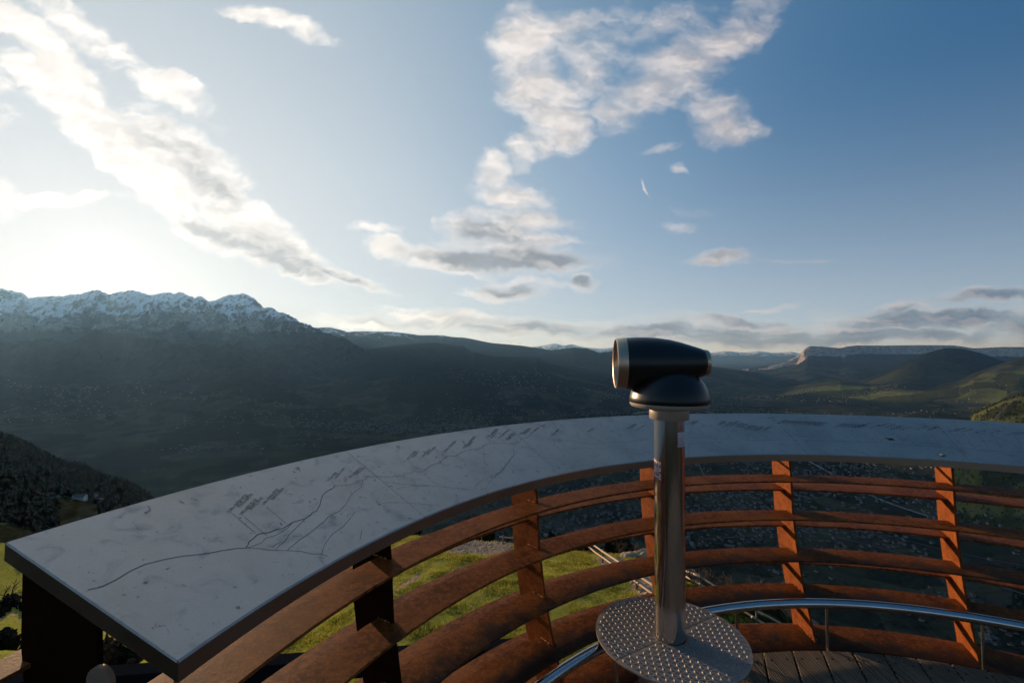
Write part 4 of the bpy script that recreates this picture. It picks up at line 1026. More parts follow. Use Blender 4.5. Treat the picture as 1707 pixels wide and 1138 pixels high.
def terrain_mat():
    m, nt, b = new_mat('mountain_country'); g = G(nt)
    P = g.n('ShaderNodeNewGeometry').outputs['Position']
    a1 = g.noise(P, 1 / 900, 8, .6); a2 = g.noise(P, 1 / 120, 6, .65); a3 = g.noise(P, 1 / 25, 4, .7)
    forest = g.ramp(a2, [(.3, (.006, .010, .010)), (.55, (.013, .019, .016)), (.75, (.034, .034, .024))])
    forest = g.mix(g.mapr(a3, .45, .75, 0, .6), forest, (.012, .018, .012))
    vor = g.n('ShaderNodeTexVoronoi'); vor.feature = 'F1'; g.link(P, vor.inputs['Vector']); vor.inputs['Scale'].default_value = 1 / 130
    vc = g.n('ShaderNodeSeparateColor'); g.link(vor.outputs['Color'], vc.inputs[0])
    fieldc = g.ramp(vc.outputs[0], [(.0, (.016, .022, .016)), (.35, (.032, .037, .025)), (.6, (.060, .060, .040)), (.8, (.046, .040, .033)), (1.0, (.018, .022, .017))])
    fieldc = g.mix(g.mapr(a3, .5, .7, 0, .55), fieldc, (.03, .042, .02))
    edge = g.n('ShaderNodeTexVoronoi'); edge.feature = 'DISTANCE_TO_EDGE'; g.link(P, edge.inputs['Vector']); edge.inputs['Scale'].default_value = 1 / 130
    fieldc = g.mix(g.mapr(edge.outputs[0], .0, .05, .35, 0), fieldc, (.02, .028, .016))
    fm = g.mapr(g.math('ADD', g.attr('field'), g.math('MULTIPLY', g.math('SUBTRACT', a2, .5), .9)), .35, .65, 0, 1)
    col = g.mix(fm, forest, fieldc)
    wm = g.attr('sun_tint')
    col = g.mix(g.math('MULTIPLY', wm, .85), col, g.mix(fm, g.ramp(a3, [(.3, (.035, .042, .014)), (.7, (.085, .080, .030))]), g.ramp(a2, [(.3, (.10, .13, .03)), (.7, (.21, .20, .06))])))  # brighter, yellower ground imitates sun falling on the hills
    rock = g.ramp(g.noise(g.scalev(P, (1, 1, 3)), 1 / 110, 7, .72), [(.36, (.10, .09, .08)), (.5, (.34, .28, .24)), (.66, (.56, .45, .38))])
    col = g.mix(g.mapr(g.math('ADD', g.attr('cliff'), g.math('MULTIPLY', g.math('SUBTRACT', a2, .5), .8)), .3, .6, 0, 1), col, rock)
    gl = g.noise(g.scalev(P, (1, .25, .5)), 1 / 190, 8, .74, .5)
    sn = g.math('ADD', g.attr('snow'), g.math('ADD', g.math('MULTIPLY', g.math('SUBTRACT', g.noise(P, 1 / 60, 6, .8), .5), 2.2), g.math('MULTIPLY', g.math('SUBTRACT', gl, .52), 5.5)))
    sb = g.mapr(g.attr('snow'), .02, .2, 0, 1)
    snm = g.math('MULTIPLY', g.mapr(sn, .46, .80, 0, 1), sb)
    dark_rock = g.mix(sb, col, (.055, .055, .058))
    col = g.mix(snm, dark_rock, (.80, .82, .86))
    g.link(col, b.inputs['Base Color']); b.inputs['Roughness'].default_value = .95; b.inputs['Specular IOR Level'].default_value = 0
    hgt = g.math('ADD', g.math('MULTIPLY', a2, 40), g.math('MULTIPLY', a3, 9))
    bp = g.n('ShaderNodeBump'); bp.inputs['Strength'].default_value = .9; bp.inputs['Distance'].default_value = 1.0
    g.link(hgt, bp.inputs['Height']); g.link(bp.outputs[0], b.inputs['Normal'])
    return m
def near_mat():
    m, nt, b = new_mat('meadow_and_wood_floor'); g = G(nt)
    P = g.n('ShaderNodeNewGeometry').outputs['Position']
    a0 = g.noise(P, .10, 6, .6); a1 = g.noise(P, 1.1, 6, .65); a2 = g.noise(P, 9, 5, .7); a3 = g.noise(P, 45, 3, .6)
    grass = g.ramp(a1, [(.3, (.11, .12, .018)), (.5, (.29, .285, .042)), (.72, (.42, .37, .09))])
    grass = g.mix(g.mapr(a2, .45, .7, 0, .6), grass, (.20, .18, .06))
    grass = g.mix(g.mapr(a3, .5, .7, 0, .5), grass, (.03, .05, .01))
    wood = g.ramp(a0, [(.3, (.010, .013, .007)), (.6, (.020, .022, .010)), (.8, (.026, .024, .012))])
    wood = g.mix(g.mapr(a2, .4, .7, 0, .5), wood, (.015, .014, .01))
    fm = g.mapr(g.math('ADD', g.attr('field'), g.math('MULTIPLY', g.math('SUBTRACT', a1, .5), .5)), .35, .6, 0, 1)
    col = g.mix(fm, wood, grass)
    grav = g.ramp(g.noise(P, 26, 5, .75), [(.35, (.12, .08, .05)), (.5, (.38, .26, .165)), (.68, (.62, .46, .32))])
    gm = g.mapr(g.math('ADD', g.attr('gravel'), g.math('MULTIPLY', g.math('SUBTRACT', a2, .5), .6)), .4, .6, 0, 1)
    col = g.mix(gm, col, grav)
    g.link(col, b.inputs['Base Color']); b.inputs['Roughness'].default_value = .95; b.inputs['Specular IOR Level'].default_value = 0
    bp = g.n('ShaderNodeBump'); g.link(g.mapr(g.vmath('LENGTH', P), 20, 140, 1, .0), bp.inputs['Strength']); bp.inputs['Distance'].default_value = .12
    g.link(g.math('ADD', g.math('MULTIPLY', a1, .6), g.math('ADD', g.math('MULTIPLY', a2, .5), g.math('MULTIPLY', a3, .2))), bp.inputs['Height']); g.link(bp.outputs[0], b.inputs['Normal'])
    return m
M_ter = terrain_mat(); M_near = near_mat()
# far country: one sheet from the foot of the home slope to beyond the horizon
usF = np.concatenate([np.linspace(-2.2, -1.25, 90)[:-1], np.linspace(-1.25, 1.25, 1500), np.linspace(1.25, 2.2, 90)[1:]])
YsF = np.concatenate([np.exp(np.linspace(math.log(700), math.log(3000), 120))[:-1], np.exp(np.linspace(math.log(3000), math.log(19000), 470))[:-1], np.exp(np.linspace(math.log(19000), math.log(70000), 60))])
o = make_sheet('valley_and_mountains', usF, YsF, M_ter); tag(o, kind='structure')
usN = np.concatenate([np.linspace(-3.2, -1.3, 60)[:-1], np.linspace(-1.3, 1.3, 560), np.linspace(1.3, 3.2, 60)[1:]])
YsN = np.exp(np.linspace(math.log(2.5), math.log(705), 400))
o = make_sheet('near_hillside', usN, YsN, M_near); tag(o, kind='structure')
# ground behind the visitor, so that the hill does not end at the platform
gb = MB()
gb.add([(-60, 2.55, -8.6), (60, 2.55, -8.6), (60, -60, -5.0), (-60, -60, -5.0)], [(0, 1, 2, 3)])
o = gb.build('ground_behind', M_near); tag(o, kind='structure'); np_attr(o, 'field', np.zeros(4))

def H1(x, y): return float(terrain_h(np.array([x]), np.array([y]))[0])

# ================================================================== HAZE
def haze():
    m = bpy.data.materials.new('valley_haze'); m.use_nodes = True; nt = m.node_tree; nt.nodes.clear(); g = G(nt)
    out = g.n('ShaderNodeOutputMaterial'); vs = g.n('ShaderNodeVolumeScatter')
    vs.inputs['Density'].default_value = 1.45e-5; vs.inputs['Anisotropy'].default_value = .52; vs.inputs['Color'].default_value = (.30, .60, 1, 1)
    g.link(vs.outputs[0], out.inputs['Volume'])
    mb = MB(); mb.box((0, 34000, 300), (160000, 72500, 2400))
    o = mb.build('haze', m); tag(o, kind='structure')
    return o
if USE_HAZE: haze()
# ================================================================== NEAR SCENE
def hit(px, py, Ymin=5., Ymax=60000.):
    """walk a line of sight down to the ground"""
    d = RR * ((px - 853.5) / 760) + UU * ((569 - py) / 760) + F0; d = d / d.y
    Y = np.exp(np.linspace(math.log(Ymin), math.log(Ymax), 900)); h = terrain_h(Y * d.x, Y)
    z = EYE + Y * d.z; k = np.argmax(z <= h)
    if z[k] > h[k]: return hit(px, py + 4, Ymin, Ymax) if py < 1130 else None
    if k > 0:
        a, b = z[k - 1] - h[k - 1], z[k] - h[k]; t = a / (a - b); y = Y[k - 1] + (Y[k] - Y[k - 1]) * t
    else: y = Y[0]
    return Vector((y * d.x, y, H1(y * d.x, y)))
M_wood = plain('pale_peeled_log', (.58, .40, .25), .8, 0, 14, .5, .4)
M_wood2 = plain('grey_log', (.20, .15, .11), .85, 0, 14, .5, .4)
M_bark = plain('bare_bark', (.085, .06, .045), .9, 0, 30, .5, .4)
M_twig = plain('winter_twigs', (.13, .085, .055), .9, 0, 30, .5, .2)
M_rock = plain('sunlit_rock', (.46, .33, .21), .9, 0, 6, .6, .6)
def blade_mat():
    m, nt, b = new_mat('grass_blades'); g = G(nt)
    t = g.attr('tone'); P = g.n('ShaderNodeNewGeometry').outputs['Position']
    n = g.noise(P, .9, 4, .6)
    c = g.ramp(g.math('ADD', g.math('MULTIPLY', t, .5), g.math('MULTIPLY', n, .5)), [(.2, (.055, .070, .010)), (.42, (.24, .24, .028)), (.58, (.42, .38, .06)), (.78, (.52, .42, .15))])
    g.link(c, b.inputs['Base Color']); b.inputs['Roughness'].default_value = .7; b.inputs['Specular IOR Level'].default_value = .15
    tr = g.n('ShaderNodeBsdfTranslucent'); g.link(c, tr.inputs[0]); ms = g.n('ShaderNodeMixShader'); ms.inputs[0].default_value = .45
    g.link(b.outputs[0], ms.inputs[1]); g.link(tr.outputs[0], ms.inputs[2]); g.link(ms.outputs[0], nt.nodes['Material Output'].inputs[0])
    return m
def grass(name, n, xr, yr, hmin, hmax, cond=None, kind='stuff', lab=None, seed=3):
    r = np.random.default_rng(seed)
    x = r.uniform(*xr, n); y = r.uniform(*yr, n)
    keep = (x / y > -.62) & (x / y < .60)
    x, y = x[keep], y[keep]
    gm = gravel_mask(x, y); cl = fbm(x, y, 1.1, 3, 7)
    keep = (r.random(len(x)) > gm * 1.25) & (r.random(len(x)) < .72 + cl * .8)
    x, y = x[keep], y[keep]; cl = cl[keep]
    z = terrain_h(x, y) - .01; n = len(x)
    V = np.zeros((n, 9, 3)); F = np.arange(n * 9).reshape(-1, 3)
    base = np.stack([x, y, z], -1); tone = np.zeros((n, 9))
    tn = np.clip(r.normal(.5, .22, n) - cl * .3, 0, 1)
    for b in range(3):
        a = r.uniform(0, 2 * PI, n); h = r.uniform(hmin, hmax, n) * (1 + cl * .8); w = h * .13
        off = np.stack([np.cos(a) * .035, np.sin(a) * .035, 0 * a], -1) * r.uniform(.3, 1.4, (n, 1))
        side = np.stack([-np.sin(a), np.cos(a), 0 * a], -1) * w[:, None]
        tip = np.stack([np.cos(a) * h * .5, np.sin(a) * h * .5, h], -1)
        V[:, b * 3] = base + off - side; V[:, b * 3 + 1] = base + off + side; V[:, b * 3 + 2] = base + off + tip
        tone[:, b * 3:b * 3 + 3] = tn[:, None]
    o = np_mesh(name, V.reshape(-1, 3), F, M_blade); np_attr(o, 'tone', tone.ravel())
    tag(o, lab, 'grass', kind='stuff')
    return o
M_blade = blade_mat()
grass('meadow_grass', 150000, (-14, 13), (12, 40), .05, .13, lab='short sunlit green grass on the meadow below the railing')

# ---- bare trees and shrubs
def tree_parts(h, seed, spread=.55, levels=5, stems=1, twig=True, r0=.035):
    rn = random.Random(seed); trunk = MB(); crown = MB()
    def seg(mb, p, q, ra, rb, n):
        mb.tube([p, (p + q) / 2 + Vector((rn.uniform(-1, 1), rn.uniform(-1, 1), 0)) * (q - p).length * .04, q], [ra, (ra + rb) / 2, rb], n, False)
    def grow(p, d, L, r, lv):
        q = p + d * L
        seg(trunk if lv <= 1 else crown, p, q, r, r * .68, 7 if lv <= 1 else 4 if lv < 4 else 3)
        if lv >= levels: return
        k = rn.choice([2, 3, 3]) if lv else rn.choice([3, 4])
        for i in range(k):
            a = rn.uniform(0, 2 * PI); t = rn.uniform(.35, 1) if i else 1
            s = Vector((math.cos(a), math.sin(a), rn.uniform(-.1, .5))).normalized()
            nd = (d * (1 - spread * (.5 if i == 0 else 1)) + s * spread).normalized()
            grow(p + d * L * t, nd, L * rn.uniform(.58, .82), r * (.68 if i == 0 else .5), lv + 1)
    for s in range(stems):
        a = rn.uniform(0, 2 * PI); tilt = .08 if stems == 1 else rn.uniform(.15, .7)
        grow(Vector((0, 0, -.05 * h)), Vector((math.cos(a) * tilt, math.sin(a) * tilt, 1)).normalized(), h * .30, h * r0 / (1 if stems == 1 else 2), 0 if stems == 1 else 1)
    return trunk, crown
PROTO = {}
def plant(kind_, px, py, h, label, cat, group=None, seed=1, Ymin=5., spread=.55, levels=5, stems=1, mat=None, Ymax=60000):
    p = hit(px, py, Ymin, Ymax) if not isinstance(px, Vector) else px
    if p is None: return
    key = (kind_, seed)
    o = bpy.data.objects.new(kind_, None); COL.objects.link(o); o.location = p; tag(o, label, cat, group)
    o.rotation_euler = (0, 0, random.uniform(0, 6.28)); o.scale = (h, h, h)
    if key not in PROTO:
        t, c = tree_parts(1.0, seed, spread, levels, stems)
        nt_ = 'trunk' if stems == 1 else 'stems'
        ms = []
        for nm_, mb, mt in ((nt_, t, M_bark), ('crown', c, mat or M_twig)):
            if not mb.v: continue
            ob = mb.build(nm_, mt, o); ms.append((nm_, ob.data))
        PROTO[key] = ms
    else:
        for nm_, me in PROTO[key]:
            ob = bpy.data.objects.new(nm_, me); COL.objects.link(ob); ob.parent = o
    return o
plant('bare_tree', 905, 884, 2.9, 'bare spreading tree at the far edge of the meadow behind the railing', 'tree', seed=2, spread=.62)
plant('bare_tree', 962, 868, 2.6, 'small bare tree between the spreading tree and the log fence', 'tree', seed=3, spread=.5)
plant('bare_tree', 1003, 858, 3.2, 'upright bare tree standing just left of the telescope pole', 'tree', seed=4, spread=.42)
for i, (px, py, h, s) in enumerate([(1160, 905, 2.4, 11), (1185, 900, 2.0, 12), (1218, 925, 1.9, 13), (1262, 940, 2.0, 11), (1300, 962, 2.2, 12), (1330, 985, 2.0, 13), (1275, 985, 1.6, 13), (1240, 965, 1.3, 11), (1318, 1005, 1.3, 12)]):
    plant('bare_shrub', px, py, h, 'brown bare many-stemmed shrub on the slope right of the telescope pole', 'shrub', 'bare shrubs on the slope', seed=s, stems=7, spread=.42, levels=4, Ymin=10, Ymax=60)
for i, (px, py, h, s) in enumerate([(928, 872, 1.6, 12), (985, 872, 1.5, 11), (1035, 868, 1.8, 13), (860, 876, 1.2, 12), (1060, 880, 1.6, 12)]):
    plant('bare_shrub', px, py, h, 'low dark bare shrub along the far edge of the meadow', 'shrub', 'shrubs along the far edge of the meadow', seed=s, stems=7, spread=.42, levels=4, Ymin=10, Ymax=60)
for i, (px, py, h, s) in enumerate([(8, 1000, 9, 2), (38, 1000, 8, 3), (62, 996, 7, 4), (20, 990, 8, 4), (52, 985, 8, 2), (-15, 1000, 9, 3), (85, 990, 8, 3)]):
    plant('bare_tree', px, py, h, 'bare tree in the row below the left end of the table', 'tree', 'bare trees in the row at the lower left', seed=s, spread=.55, Ymin=60)
for i, (px, py, h, s) in enumerate([(15, 1125, 3.2, 13), (45, 1132, 3.0, 12), (62, 1118, 2.6, 11), (-10, 1110, 3, 12), (30, 1150, 3, 11), (5, 1145, 3, 13)]):
    plant('bare_shrub', px, py, h, 'dark shrub in the bottom left corner beside the end post', 'shrub', 'dark shrubs in the bottom left corner', seed=s, stems=7, spread=.42, levels=4, Ymin=20)

# ---- log fences
def fence(name, label, base_px, hgt, rails, mat_rail, over=.3):
    pts = [hit(x, y, 8, 90) for x, y in base_px]; pts = [p for p in pts if p is not None]
    if len(pts) < 2: return
    root = empty(name, pts[0], label, 'fence')
    for p in pts:
        mb = MB(); mb.tube([p + Vector((0, 0, -.2)), p + Vector((random.uniform(-.05, .05), 0, hgt + .12))], [.075, .06], 8)
        o = mb.build('fence_post', M_wood2, None, True, 50); reparent(o, root)
    for a, b in zip(pts, pts[1:]):
        d = (b - a).normalized()
        for f in rails:
            mb = MB(); z = Vector((0, 0, hgt * f))
            mb.tube([a - d * over + z, (a + b) / 2 + z + Vector((0, 0, random.uniform(-.04, .03))), b + d * over + z], [.065, .06, .055], 8)
            o = mb.build('fence_rail', mat_rail, None, True, 50); reparent(o, root)
    return root
fence('log_fence', 'pale log fence running down the right edge of the meadow, left of the telescope pole', [(983, 916), (1004, 937), (1061, 981), (1112, 1018)], .85, (.45, .95), M_wood)
fence('log_fence', 'pale log fence descending beyond the telescope pole between path and shrubs', [(1128, 921), (1166, 925), (1196, 1002), (1262, 1042), (1310, 1068)], .8, (.4, .95), M_wood)
fence('log_fence', 'short pale log fence at the far meadow edge beside the stony bank', [(838, 890), (862, 893), (893, 897)], .6, (.9,), M_wood)
# pile of felled rails
lp = hit(1120, 945, 8, 60)
root = empty('log_pile', lp, 'loose pile of pale split logs lying beside the boulder behind the telescope pole', 'log pile')
for i in range(9):
    mb = MB(); a = random.uniform(-.25, .25) + 1.2; L = random.uniform(1.0, 1.7)
    c = lp + Vector((random.uniform(-1.0, 1.0), random.uniform(-.5, .7), .12 + .10 * (i % 4)))
    d = Vector((math.cos(a * 2), math.sin(a * 2) * .6, random.uniform(-.1, .25))).normalized()
    mb.tube([c - d * L, c + d * L], [.08, .065], 8); o = mb.build('log', M_wood, None, True, 50); reparent(o, root)
def boulder(px, py, size, label, seed):
    p = hit(px, py, 8, 80)
    bm = bmesh.new(); bmesh.ops.create_icosphere(bm, subdivisions=4, radius=1)
    for v in bm.verts:
        n = noise.fractal(v.co * 1.1 + Vector((seed, 0, 0)), 1, 2, 5) * .35
        v.co = v.co * (1 + n); v.co.x *= size[0]; v.co.y *= size[1]; v.co.z *= size[2]
    me = bpy.data.meshes.new('boulder'); bm.to_mesh(me); bm.free(); me.materials.append(M_rock)
    o = bpy.data.objects.new('boulder', me); COL.objects.link(o); o.location = p; tag(o, label, 'boulder')
boulder(1076, 915, (1.1, .9, .7), 'large pale sunlit boulder beyond the log fence, left of the telescope pole', 1.3)
boulder(1048, 905, (.8, .6, .4), 'smaller flat boulder lying left of the large pale boulder', 5.1)
boulder(1100, 900, (.7, .6, .5), 'rounded boulder just behind the telescope pole', 9.7)
# stones of the bank
def stones(n):
    r = np.random.default_rng(5); ico = []
    bm = bmesh.new(); bmesh.ops.create_icosphere(bm, subdivisions=1, radius=1); bv = np.array([v.co[:] for v in bm.verts]); bf = np.array([[v.index for v in f.verts] for f in bm.faces]); bm.free()
    x = r.uniform(-12, 14, n * 6); y = r.uniform(13, 39, n * 6); k = r.random(n * 6) < gravel_mask(x, y) ** 2; x, y = x[k][:n], y[k][:n]; z = terrain_h(x, y); n = len(x)
    s = np.exp(r.normal(-3.2, .5, n)); sc = s[:, None] * r.uniform(.6, 1.3, (n, 3)); sc[:, 2] *= .6
    V = bv[None] * (1 + r.normal(0, .18, (n, len(bv), 1))) * sc[:, None, :] + np.stack([x, y, z], -1)[:, None, :]
    F = (bf[None] + (np.arange(n) * len(bv))[:, None, None]).reshape(-1, 3)
    o = np_mesh('gravel', V.reshape(-1, 3), F, M_rock); tag(o, 'pale loose stones on the bank and wheel track of the meadow', 'gravel', kind='stuff')
stones(9000)
for i, (px, py) in enumerate([(778, 906), (803, 902)]):
    p = hit(px, py, 8, 60); mb = MB(); mb.tube([(0, 0, -.1), (0, 0, .75)], [.03, .028], 8)
    o = mb.build('marker_stake', M_wood2, None, True, 50); o.location = p; tag(o, ['short wooden stake with a long shadow in front of the stony bank', 'second thin stake standing on the stony bank'][i], 'stake')

# ---- dark steel supports below the platform
sf = empty('support_frame', (-.48, 4.1, -8.6), 'dark steel beam on a column below the platform, seen between the slats', 'support frame')
mb = MB(); mb.box((-1.9, 3.92, -1.05), (4.2, .14, .16), Matrix.Rotation(rad(6.5), 3, 'Z')); o = mb.build('beam', M_beam); reparent(o, sf)
mb = MB(); mb.box((-.48, 4.1, -4.9), (.14, .13, 7.5)); o = mb.build('column', M_beam); reparent(o, sf)
mb = MB(); mb.box((-3.2, 3.77, -4.9), (.14, .13, 7.5)); o = mb.build('column', M_beam); reparent(o, sf)

# ================================================================== HOUSES, VILLAGES, WOODS
def wall_mat(name, col): return plain(name, col, .9, 0, .5, .2, 0)
M_wallA = wall_mat('white_render', (.26, .255, .25)); M_wallC = wall_mat('sun_glint_wall', (.80, .76, .68)); M_wallB = wall_mat('ochre_render', (.20, .17, .13)); M_roof = plain('brown_tiles', (.045, .032, .026), .9, 0, .6, .4, 0); M_roofg = plain('grey_roof', (.085, .085, .088), .9, 0, .6, .4, 0)  # the brightest wall tone stands in for sun glinting on the farm
def house_mesh(w, d, h, rf):
    wall = MB(); wall.add([(-w, -d, -4), (w, -d, -4), (w, d, -4), (-w, d, -4), (-w, -d, h), (w, -d, h), (w, d, h), (-w, d, h), (-w, 0, h + rf * .96), (w, 0, h + rf * .96)],
        [(0, 1, 5, 4), (1, 2, 6, 9, 5), (2, 3, 7, 6), (3, 0, 4, 8, 7)])
    roof = MB(); o_ = 1.12
    roof.add([(-w * o_, -d * 1.18, h - rf * .18), (w * o_, -d * 1.18, h - rf * .18), (w * o_, 0, h + rf), (-w * o_, 0, h + rf), (-w * o_, d * 1.18, h - rf * .18), (w * o_, d * 1.18, h - rf * .18)], [(0, 1, 2, 3), (3, 2, 5, 4)])
    return wall, roof
HP = []
for i, (w, d, h, rf) in enumerate([(7, 5, 6, 3), (10, 6, 7, 3.2), (14, 7, 9, 3.5), (6, 6, 5, 3), (20, 9, 6, 2.0), (8, 6, 6, 3)]):
    wl_, rf_ = house_mesh(w, d, h, rf)
    wa = wl_.build('wall', [M_wallA, M_wallB, M_wallA, M_wallA, M_wallA, M_wallC][i]); ra = rf_.build('roof', [M_roof, M_roof, M_roofg, M_roof, M_roofg, M_roofg][i])
    HP.append((wa.data, ra.data)); bpy.data.objects.remove(wa); bpy.data.objects.remove(ra)
def house(x, y, k, rot, s, label, group=None, name='house'):
    o = bpy.data.objects.new(name, None); COL.objects.link(o); o.location = (x, y, H1(x, y)); o.rotation_euler = (0, 0, rot); o.scale = (s, s, s)
    tag(o, label, 'house', group)
    for nm_, me in zip(('wall', 'roof'), HP[k]):
        c = bpy.data.objects.new(nm_, me); COL.objects.link(c); c.parent = o
    return o
# farm on the wooded spur
for (px, py, k, r, s, lab) in [(133, 832, 5, .3, .6, 'sunlit pale farmhouse, leftmost of the farm on the wooded spur'), (152, 830, 5, .9, .6, 'sunlit farmhouse with a brown roof in the middle of the farm on the spur'), (166, 838, 5, -.4, .6, 'small farm building nearest the table edge on the spur')]:
    p = hit(px, py, 200, 900)
    if p: house(p.x, p.y, k, r, s, lab)
CLUST = [(898, 1914, 330, 330, 900), (1700, 2460, 420, 380, 700), (1315, 1435, 150, 130, 90), (1175, 1120, 120, 90, 30), (1600, 1750, 260, 180, 110), (300, 2050, 300, 260, 420),
         (-1160, 4150, 950, 260, 700), (-2000, 3700, 500, 300, 100), (-600, 4700, 700, 400, 260), (-4300, 4600, 500, 300, 120), (-3600, 4200, 900, 500, 110), (2600, 5200, 900, 500, 300), (2000, 6500, 1200, 600, 260), (700, 5600, 1200, 900, 200),
         (5200, 6800, 900, 500, 110), (3900, 7800, 700, 350, 160), (5600, 5200, 900, 500, 60), (2700, 3500, 500, 600, 160), (1500, 3300, 500, 500, 380), (400, 3300, 600, 500, 320), (0, 4500, 1800, 700, 220)]
hs = []
rh = random.Random(21)
for (cx_, cy__, sx, sy, n) in CLUST:
    m_ct = max(4, n // 22)
    sub = [(cx_ + rh.gauss(0, sx * .8), cy__ + rh.gauss(0, sy * .8)) for _ in range(m_ct)]
    for i in range(n):
        a, b = rh.choice(sub); hs.append((a + rh.gauss(0, sx * .25), b + rh.gauss(0, sy * .25)))
hs = [(x, y) for x, y in hs if y > 1050]
_hz = terrain_h(np.array(hs)[:, 0], np.array(hs)[:, 1]); hs = [p for p, z in zip(hs, _hz) if not (z > FLOOR + 50 and p[1] < 3400)]
hx = np.array(hs); hz_ = terrain_h(hx[:, 0], hx[:, 1])
order = np.argsort(np.hypot(hx[:, 0], hx[:, 1]))
town = [i for i in order if -.25 < hx[i, 0] / hx[i, 1] < 1.15 and hx[i, 1] < 2600][:290]
ts = set(town)
for i in town:
    k = rh.choices([0, 1, 2, 3, 4], [5, 4, 2, 4, 1])[0]
    o = bpy.data.objects.new('house', None); COL.objects.link(o); o.location = (hx[i, 0], hx[i, 1], hz_[i]); o.rotation_euler = (0, 0, rh.uniform(0, 3.1)); s = rh.uniform(.45, .85); o.scale = (s, s, s)
    tag(o, 'small pale house of the shaded town down on the valley floor behind the railing', 'house', 'houses of the town on the valley floor')
    for nm_, me in zip(('wall', 'roof'), HP[k]):
        c = bpy.data.objects.new(nm_, me); COL.objects.link(c); c.parent = o
def far_houses():
    idx = [i for i in range(len(hs)) if i not in ts]
    V = []; F = []; n0 = 0
    mbw = MB(); mbr = MB()
    for i in idx:
        x, y, z = hx[i, 0], hx[i, 1], hz_[i]; w = rh.uniform(3, 8); d = rh.uniform(3, 6); h = rh.uniform(3, 7)
        a = rh.uniform(0, 3.1); M = Matrix.Translation((x, y, z)) @ Matrix.Rotation(a, 4, 'Z'); wl_, rf_ = house_mesh(w, d, h, 2.8)
        mbw.add([M @ Vector(v) for v in wl_.v], wl_.f); mbr.add([M @ Vector(v) for v in rf_.v], rf_.f)
    me = bpy.data.meshes.new('distant_villages'); me.from_pydata(mbw.v + mbr.v, [], mbw.f + [tuple(i + len(mbw.v) for i in f) for f in mbr.f])
    me.materials.append(M_wallA); me.materials.append(M_roof)
    mi = np.zeros(len(me.polygons), dtype=np.int32); mi[len(mbw.f):] = 1; me.polygons.foreach_set('material_index', mi)
    o = bpy.data.objects.new('distant_villages', me); COL.objects.link(o)
    tag(o, 'scattered pale specks of villages on the far valley sides', 'village', kind='stuff')
far_houses()
# roads and river on the valley floor
def road(name, pts, w, mat):
    P = []
    pts = [Vector((x, y, 0)) for x, y in pts]
    for i in range(len(pts) - 1):
        p0, p1, p2, p3 = pts[max(i - 1, 0)], pts[i], pts[i + 1], pts[min(i + 2, len(pts) - 1)]
        for k in range(14):
            t = k / 14; P.append(.5 * ((2 * p1) + (p2 - p0) * t + (2 * p0 - 5 * p1 + 4 * p2 - p3) * t * t + (3 * p1 - p0 - 3 * p2 + p3) * t ** 3))
    P.append(pts[-1]); vs = []
    for i, p in enumerate(P):
        d = (P[min(i + 1, len(P) - 1)] - P[max(i - 1, 0)]).normalized(); n = Vector((-d.y, d.x, 0))
        for s in (-1, 1):
            q = p + n * s * w / 2; vs.append((q.x, q.y, max(H1(q.x, q.y), FLOOR) + 1.6))
    mb = MB(); mb.add(vs, [(2 * i, 2 * i + 1, 2 * i + 3, 2 * i + 2) for i in range(len(P) - 1)])
    o = mb.build(name, mat); tag(o, kind='structure')
M_road = plain('pale_road', (.05, .05, .052), .8, 0, .05, .2, 0); M_river, _nt, _b = new_mat('river_water'); _b.inputs['Base Color'].default_value = (.05, .07, .08, 1); _b.inputs['Roughness'].default_value = .45
_g = G(_nt); _g.link(_g.bump(_g.noise(_g.coord(), .15), .2, .5), _b.inputs['Normal']); _g.link(_g.ramp(_g.noise(_g.coord(), .02), [(.3, (.04, .06, .07)), (.7, (.07, .09, .10))]), _b.inputs['Base Color'])
road('valley_road', [(1500, 1250), (1330, 1600), (1100, 1900), (1050, 2400), (1250, 3200), (1500, 4600), (1900, 6500), (2300, 9000)], 8, M_road)
road('valley_road', [(700, 1700), (1000, 1750), (1400, 1800), (1900, 2000), (2600, 2300)], 6, M_road)
road('valley_road', [(1900, 1400), (1500, 1650), (1000, 2500), (500, 3300), (-300, 4300), (-1400, 4200), (-2600, 4000)], 6, M_road)
road('river', [(2000, 1500), (1750, 2100), (1900, 2900), (2100, 4100), (2350, 5200), (2250, 6600), (2900, 8600), (3000, 11000)], 16, M_river)
road('river', [(1400, 5300), (1700, 5500), (2050, 5450)], 30, M_river)

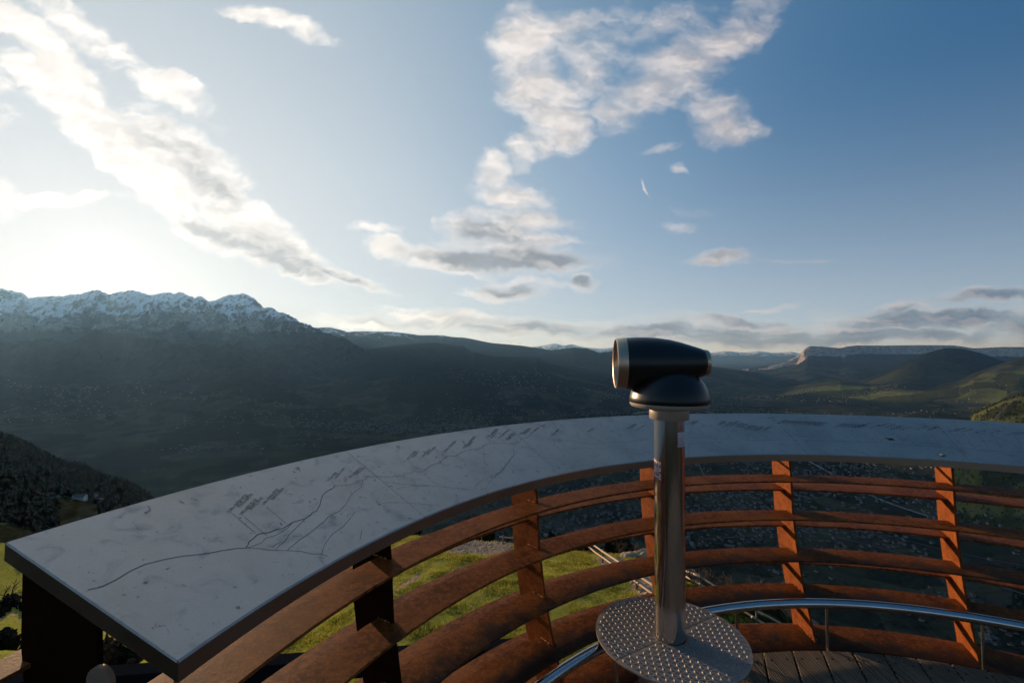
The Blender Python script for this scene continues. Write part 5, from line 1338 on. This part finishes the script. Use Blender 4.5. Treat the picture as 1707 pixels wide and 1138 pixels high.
def woods_mat(name, c0, c1, c2):
    m, nt, b = new_mat(name); g = G(nt); P = g.n('ShaderNodeNewGeometry').outputs['Position']
    t = g.attr('tone'); n = g.noise(P, .5, 3, .6)
    c = g.ramp(g.math('ADD', g.math('MULTIPLY', t, .75), g.math('MULTIPLY', n, .25)), [(.2, c0), (.5, c1), (.8, c2)])
    g.link(c, b.inputs['Base Color']); b.inputs['Roughness'].default_value = 1; b.inputs['Specular IOR Level'].default_value = 0
    return m
def woods(name, label, n, sampler, size, mat, seed, conifer=.3, sub=1):
    r = np.random.default_rng(seed)
    bm = bmesh.new(); bmesh.ops.create_icosphere(bm, subdivisions=sub, radius=1); bv = np.array([v.co[:] for v in bm.verts]); bf = np.array([[v.index for v in f.verts] for f in bm.faces]); bm.free()
    x, y = sampler(r, n); z = terrain_h(x, y); n = len(x)
    s = size * r.uniform(.55, 1.25, n)
    con = r.random(n) < conifer
    prof_ = np.where(con[:, None], np.clip(.62 - .5 * bv[None, :, 2], .08, 1.1), 1.0)
    jit = 1 + r.normal(0, .20 if sub < 3 else .26, (n, len(bv)))
    V = np.zeros((n, len(bv), 3))
    V[..., 0] = bv[None, :, 0] * prof_ * jit * (s * np.where(con, .55, .62))[:, None]
    V[..., 1] = bv[None, :, 1] * prof_ * jit * (s * np.where(con, .55, .62))[:, None]
    V[..., 2] = (bv[None, :, 2] * jit * np.where(con, 1.25, .75)[:, None] + .72) * s[:, None]
    V += np.stack([x, y, z], -1)[:, None, :]
    F = (bf[None] + (np.arange(n) * len(bv))[:, None, None]).reshape(-1, 3)
    o = np_mesh(name, V.reshape(-1, 3), F, mat); np_attr(o, 'tone', np.repeat(np.where(con, .15, r.random(n)), len(bv)))
    tag(o, label, 'forest', kind='stuff')
M_woodA = woods_mat('winter_wood', (.012, .016, .010), (.040, .026, .018), (.070, .040, .026)); M_woodB = woods_mat('green_wood', (.020, .030, .012), (.050, .055, .020), (.10, .085, .035))
def sA(r, n):
    y = r.uniform(290, 760, n); u = r.uniform(-1.45, -.55, n); x = u * y
    k = (y > 330 + 60 * fbm(x, y, 120, 3, 4)) & ~((np.abs(u + .94) < .045) & (y < 480)) & ~((u < -1.05) & (np.abs(y - 452 - (u + 1.1) * 100) < 22))
    return x[k], y[k]
woods('woodland', 'dark reddish brown leafless wood covering the near spur at the left', 24000, sA, 3.7, M_woodA, 8, .5)
def sB(r, n):
    y = r.uniform(1500, 3300, n); u = r.uniform(.95, 1.5, n); x = u * y; k = fbm(x, y, 260, 4, 96) < .12
    return x[k], y[k]
woods('hillside_wood', 'patchy wood on the sunlit hill at the far right', 6000, sB, 6, M_woodB, 9)
def sC(r, n):
    y = r.uniform(90, 330, n); u = r.uniform(-1.5, -.75, n); x = u * y; k = (fbm(x, y, 40, 3, 41) > .22) & (gravel_mask(x, y) < .1)
    return x[k], y[k]
woods('hedges', 'dark bushes dotted over the lower left meadow', 1500, sC, 2.2, M_woodA, 10, .2, 3)
def sD(r, n):
    y = r.uniform(40, 130, n); u = r.uniform(-.75, 1.1, n); x = u * y
    return x, y
woods('slope_wood', 'dark brushwood on the steep slope below the meadow edge', 3500, sD, 1.9, M_woodA, 12, .1, 3)
